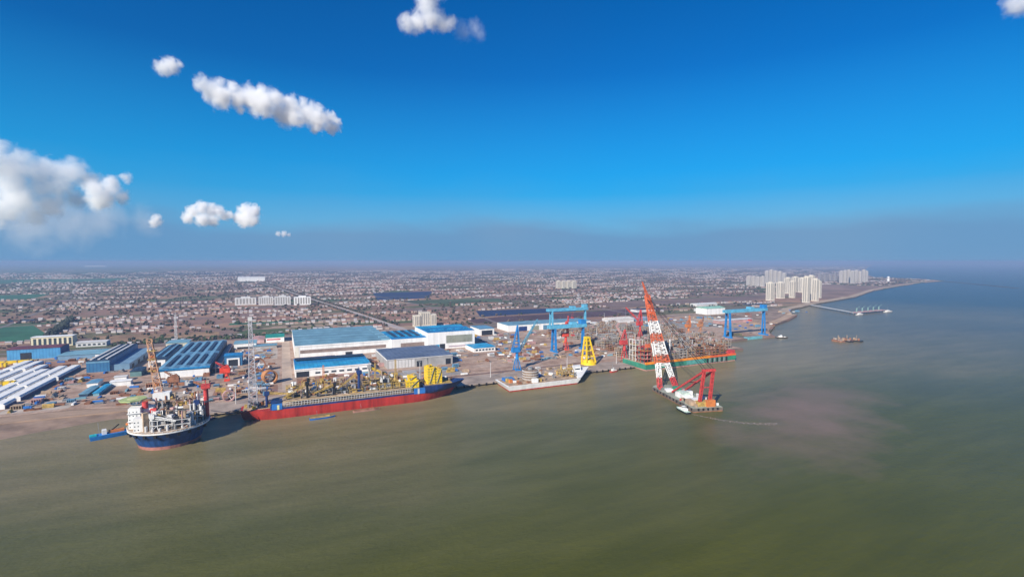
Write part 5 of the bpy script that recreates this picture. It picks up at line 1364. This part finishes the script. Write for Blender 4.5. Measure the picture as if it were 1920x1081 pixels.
for x, y_, zone in where:
    k = ls.randrange(4)
    if not used[k]:
        o = protos_r[k]; used[k] = True; o.location = (x, y_, YZ)
    else:
        o = copy_tree(protos_r[k], None, (x, y_, YZ))
    o.rotation_euler = (0, 0, ls.choice((0, 0, math.pi)))
    o['label'] = '%s pipe module rack %s' % (kinds[k], zone)
    o['group'] = '%s pipe module racks %s' % (kinds[k], zone)

def item_proto(kind, seed):
    r_ = random.Random(seed)
    if kind == 'plate_stack':
        mb = MB()
        for i in range(4): mb.box(-6 + r_.uniform(-.4, .4), -3 + r_.uniform(-.4, .4), i * 0.55, 6 + r_.uniform(-.4, .4), 3 + r_.uniform(-.4, .4), i * 0.55 + 0.45)
        return mb
    if kind == 'pipe_stack':
        mb = MB()
        for i in range(4):
            for j in range(4 - i): mb.tube((-7, -2.4 + j * 1.6 + i * 0.8, 0.8 + i * 1.4), (7, -2.4 + j * 1.6 + i * 0.8, 0.8 + i * 1.4), 0.78, 7)
        return mb
    if kind == 'steel_block':
        mb = MB(); mb.box(-6, -5, 0, 6, 5, 0.6)
        for i in range(5): mb.box(-6 + i * 2.85, -5, 0.6, -5.4 + i * 2.85, 5, 5.0)
        mb.box(-6, -5, 5.0, 6, -1, 5.5); mb.box(-6, 2, 5.0, 6, 5, 5.5)
        return mb
    if kind == 'shipping_container':
        mb = MB(); mb.box(-6, -1.25, 0.15, 6, 1.25, 2.75)
        for i in range(12): mb.box(-5.7 + i * 1.0, -1.36, 0.3, -5.3 + i * 1.0, 1.36, 2.6)
        mb.box(5.98, -1.2, 0.2, 6.1, -0.05, 2.6); mb.box(5.98, 0.05, 0.2, 6.1, 1.2, 2.6)
        return mb
    if kind == 'girder':
        mb = MB(); mb.box(-9, -0.9, 0, 9, 0.9, 0.3); mb.box(-9, -0.15, 0.3, 9, 0.15, 2.4); mb.box(-9, -0.9, 2.4, 9, 0.9, 2.7)
        return mb
    if kind == 'truck':
        mb = MB(); mb.box(-4, -1.3, 1.2, 2.0, 1.3, 3.8); mb.box(2.3, -1.25, 0.8, 4.4, 1.25, 3.4); mb.box(-4, -0.6, 0.8, 3, 0.6, 1.2)
        for a in (-3, -1.8, 3.3):
            for s in (-1, 1): mb.tube((a, s * 1.0, 0.5), (a, s * 1.35, 0.5), 0.5, 8)
        return mb
item_cols = {'plate_stack': [('rusty', RUST), ('grey', STEEL), ('tan', TAN)], 'pipe_stack': [('rusty', RUST), ('grey', STEEL), ('ochre', OCHRE), ('tan', TAN)],
             'steel_block': [('rusty', RUST), ('tan', TAN), ('pale', PALE), ('blue', R_LBLUE), ('pinkish', R_PINK)], 'shipping_container': [('blue', MIDBLUE), ('white', WHITE), ('rust-red', RUST), ('teal', R_TEAL2), ('tan', TAN)],
             'girder': [('tan', TAN), ('grey', STEEL), ('rusty', RUST)], 'truck': [('white', WHITE), ('blue', MIDBLUE)]}
zones = [(-325, -205, 850, 1000, 52, 'on the left yard ground near the mud bank'), (-330, -205, 1000, 1095, 33, 'in front of the blue workshop'), (-200, -112, 830, 985, 54, 'between the quay and the multi-bay hall'), (-98, -4, 800, 1050, 91, 'in the yard left of the main road'),
         (-98, -8, 1100, 1240, 44, 'in the yard behind the blue portal shed'), (-470, -330, 1180, 1290, 33, 'by the corrugated hangar'), (-560, -470, 1000, 1220, 28, 'at the far left of the yard'), (18, 300, 800, 890, 52, 'on the quay behind the red ship'), (300, 372, 880, 1050, 23, 'beside the slate roof workshop'),
         (392, 520, 860, 990, 67, 'on the open ground left of the nearer gantry'), (428, 560, 1000, 1210, 57, 'behind the canteen'), (540, 640, 830, 915, 33, 'in front of the nearer gantry'), (610, 660, 950, 1240, 26, 'right of the nearer gantry'), (880, 1010, 900, 1000, 26, 'left of the dock'),
         (1165, 1400, 1010, 1320, 57, 'on the ground beyond the right gantry'), (900, 1240, 1100, 1300, 65, 'before the pale tents'), (400, 500, 755, 800, 13, 'on the quay behind the white barge'), (1480, 1860, 1240, 1340, 20, 'on the reclaimed ground beyond the spit'),
         (145, 171, 910, 1050, 10, 'between the two workshops')]
BUSY = [(-99, 1050, -65, 1095), (-94, 915, -70, 945), (-160, 888, -140, 912), (520, 770, 545, 805), (370, 785, 396, 815), (-280, 900, -238, 962), (-290, 955, -205, 1075), (555, 925, 590, 955), (520, 905, 545, 950), (596, 905, 620, 950), (1245, 1125, 1400, 1165),
        (1140, 905, 1175, 955), (1015, 905, 1045, 960), (1000, 970, 1024, 990), (960, 970, 990, 1000), (440, 1215, 560, 1300), (-12, 740, 20, 1425), (374, 990, 425, 1050), (940, 1280, 1125, 1345), (668, 1150, 790, 1220), (-64, 1235, -8, 1275)]
protos_i = {}
nz_ = {}
for (xa, xb, ya, yb, cnt, zone) in zones:
    for i in range(cnt):
        kind = ls.choice(('plate_stack', 'plate_stack', 'pipe_stack', 'steel_block', 'steel_block', 'shipping_container', 'shipping_container', 'girder', 'truck'))
        cn, mm = ls.choice(item_cols[kind])
        for tr in range(8):
            x, y_ = ls.uniform(xa, xb), ls.uniform(ya, yb)
            if not any(b0 - 7 < x < b2 + 7 and b1 - 6 < y_ < b3 + 6 for b0, b1, b2, b3 in BUSY) and not any((x - q[0]) ** 2 + (y_ - q[1]) ** 2 < 90 for q in nz_.get(zone, [])): break
        else: continue
        nz_.setdefault(zone, []).append((x, y_))
        key = (kind, cn)
        if key not in protos_i:
            o = item_proto(kind, 1).build(kind, mm); protos_i[key] = o
        else:
            o = protos_i[key].copy(); COL.objects.link(o)
        o.location = (x, y_, YZ + 0.02 if not (736 < y_ < 790 and x > -112) else 4.56)
        o.rotation_euler = (0, 0, ls.choice((0, 0, 1.571, 1.571, 0.1, -0.15)))
        s_ = ls.uniform(0.55, 1.05) if kind in ('plate_stack', 'steel_block', 'pipe_stack') else 1.0
        o.scale = (s_, s_, s_)
        kn = kind.replace('_', ' ')
        tag(o, '%s %s %s' % (cn, kn, zone), kn, '%s %s %s' % (cn, kn, zone))

# big round rusty sections and reels standing in the yard
for (x, y_, r_, L_, a, mm, lab) in ((-20, 880, 11, 14, 0.3, mat('orange_rust', (0.45, 0.20, 0.08), 0.8, 0, 0.25, 0.2), 'large rusty ring section standing left of the yard road'), (-70, 790, 8, 6, 0.2, R_PINK, 'round pinkish cable reel beside the quay end'), (-40, 985, 12, 8, 0.1, RUST, 'wide rusty ring lying behind the ring section')):
    t = thing('ring_section', lab, 'ring', (x, y_, YZ))
    n_ = 20; rings = []
    for rr, off in ((r_, -L_ / 2), (r_, L_ / 2), (r_ * 0.82, L_ / 2), (r_ * 0.82, -L_ / 2)):
        rings.append([(x + rr * math.cos(2 * math.pi * i / n_) * math.cos(a) - off * math.sin(a), y_ + rr * math.cos(2 * math.pi * i / n_) * math.sin(a) + off * math.cos(a), YZ + r_ + rr * math.sin(2 * math.pi * i / n_)) for i in range(n_)])
    MB().loft(rings + [rings[0]], False).build('shell', mm, t)
    mb = MB()
    for i in range(6):
        q = 2 * math.pi * i / 6
        mb.bar((x, y_, YZ + r_), (x + r_ * 0.85 * math.cos(q) * math.cos(a), y_ + r_ * 0.85 * math.cos(q) * math.sin(a), YZ + r_ + r_ * 0.85 * math.sin(q)), 0.6)
    mb.build('spoke', WHITE, t)

# ------------------------------------------------------------------ far jetty
t = thing('river_jetty', 'long pale jetty on piles reaching into the estuary beyond the spit', 'jetty', (2050, 1290, 0))
A_, B_, C_ = Vector((2137, 1430)), Vector((1966, 1151)), Vector((2179, 1165))
for p, q, w_, nm in ((A_, B_, 10, 'trestle_deck'), (B_, C_, 22, 'berth_deck')):
    ribbon([p, q], w_, 6.0, 8.0).build(nm, PALE if nm == 'trestle_deck' else R_PINK, t)
    dlt = (q - p); k = int(dlt.length / 22)
    for i in range(k + 1):
        c_ = p + dlt * (i / k); MB().tube((c_.x, c_.y, -2), (c_.x, c_.y, 6), 1.4, 6).build('pile', CONC, t)
for i in range(5):
    c_ = B_ + (C_ - B_) * (0.1 + 0.19 * i)
    portal = thing('loading_arm', 'loading crane', 'crane', (c_.x, c_.y, 8), 'loading cranes on the far jetty')
    portal['label'] = 'slim green loading crane on the far jetty, %s' % ('nearest its corner', 'second from its corner', 'middle of the row', 'second from the outer end', 'at the outer end')[i]
    MB().lattice((c_.x, c_.y, 8), (c_.x, c_.y, 22), 3, 2, 3, 0.5).build('tower', mat('pale_green_steel', (0.30, 0.48, 0.42), 0.6), portal)
    MB().bar((c_.x, c_.y, 21), (c_.x + 8, c_.y - 7, 30), 0.6).build('jib', mat('pale_green_steel', (0.30, 0.48, 0.42), 0.6), portal)
boat('cargo_boat', 'white coaster moored at the corner of the far jetty', 1975, 1132, 44, 12, 0.06, WHITE, WHITE)
boat('cargo_boat', 'white ship at the outer end of the far jetty', 2192, 1150, 52, 16, 0.06, WHITE, WHITE, True, None, 16)
# small lighthouse-like beacon on the cape and a white boat out at sea
t = thing('beacon_tower', 'small white beacon on the distant cape', 'beacon', (5500, 2900, 4))
MB().tube((5500, 2900, 4), (5500, 2900, 40), 12, 10, 8).build('tower', WHITE, t); MB().tube((5500, 2900, 40), (5500, 2900, 52), 14, 10, 3).build('lantern', WHITE, t)
# white radio building far left on the plain
p = ground_pt(478, 527)
hall('distant_white_factory', 'bright white factory far off at the end of the trunk road', p.x - 150, p.y, p.x + 90, p.y + 120, 34, WHITE, WHITE, 'x', 1, 8)
p = ground_pt(178, 500)
hall('distant_white_depot', 'white depot on the far green plain at left', p.x - 300, p.y, p.x + 300, p.y + 200, 40, WHITE, WHITE, 'x', 1, 8)

# ------------------------------------------------------------------ labels: tell apart the things that still share one
same = {}
for o in COL.objects:
    if o.parent is None and 'label' in o.keys() and 'category' in o.keys():
        same.setdefault(o['label'], []).append(o)
ORDN = ['nearest', 'second nearest', 'third nearest', 'fourth nearest', 'fifth nearest', 'sixth nearest', 'seventh nearest', 'eighth nearest', 'ninth nearest', 'tenth nearest', 'eleventh nearest', 'twelfth nearest']
for lab, obs in same.items():
    if len(obs) < 2: continue
    obs.sort(key=lambda o: o.location.x ** 2 + o.location.y ** 2)
    for i, o in enumerate(obs):
        o['group'] = o.get('group', lab)
        if i == len(obs) - 1: o['label'] = lab + ', farthest one'
        elif i < len(ORDN): o['label'] = lab + ', ' + ORDN[i]
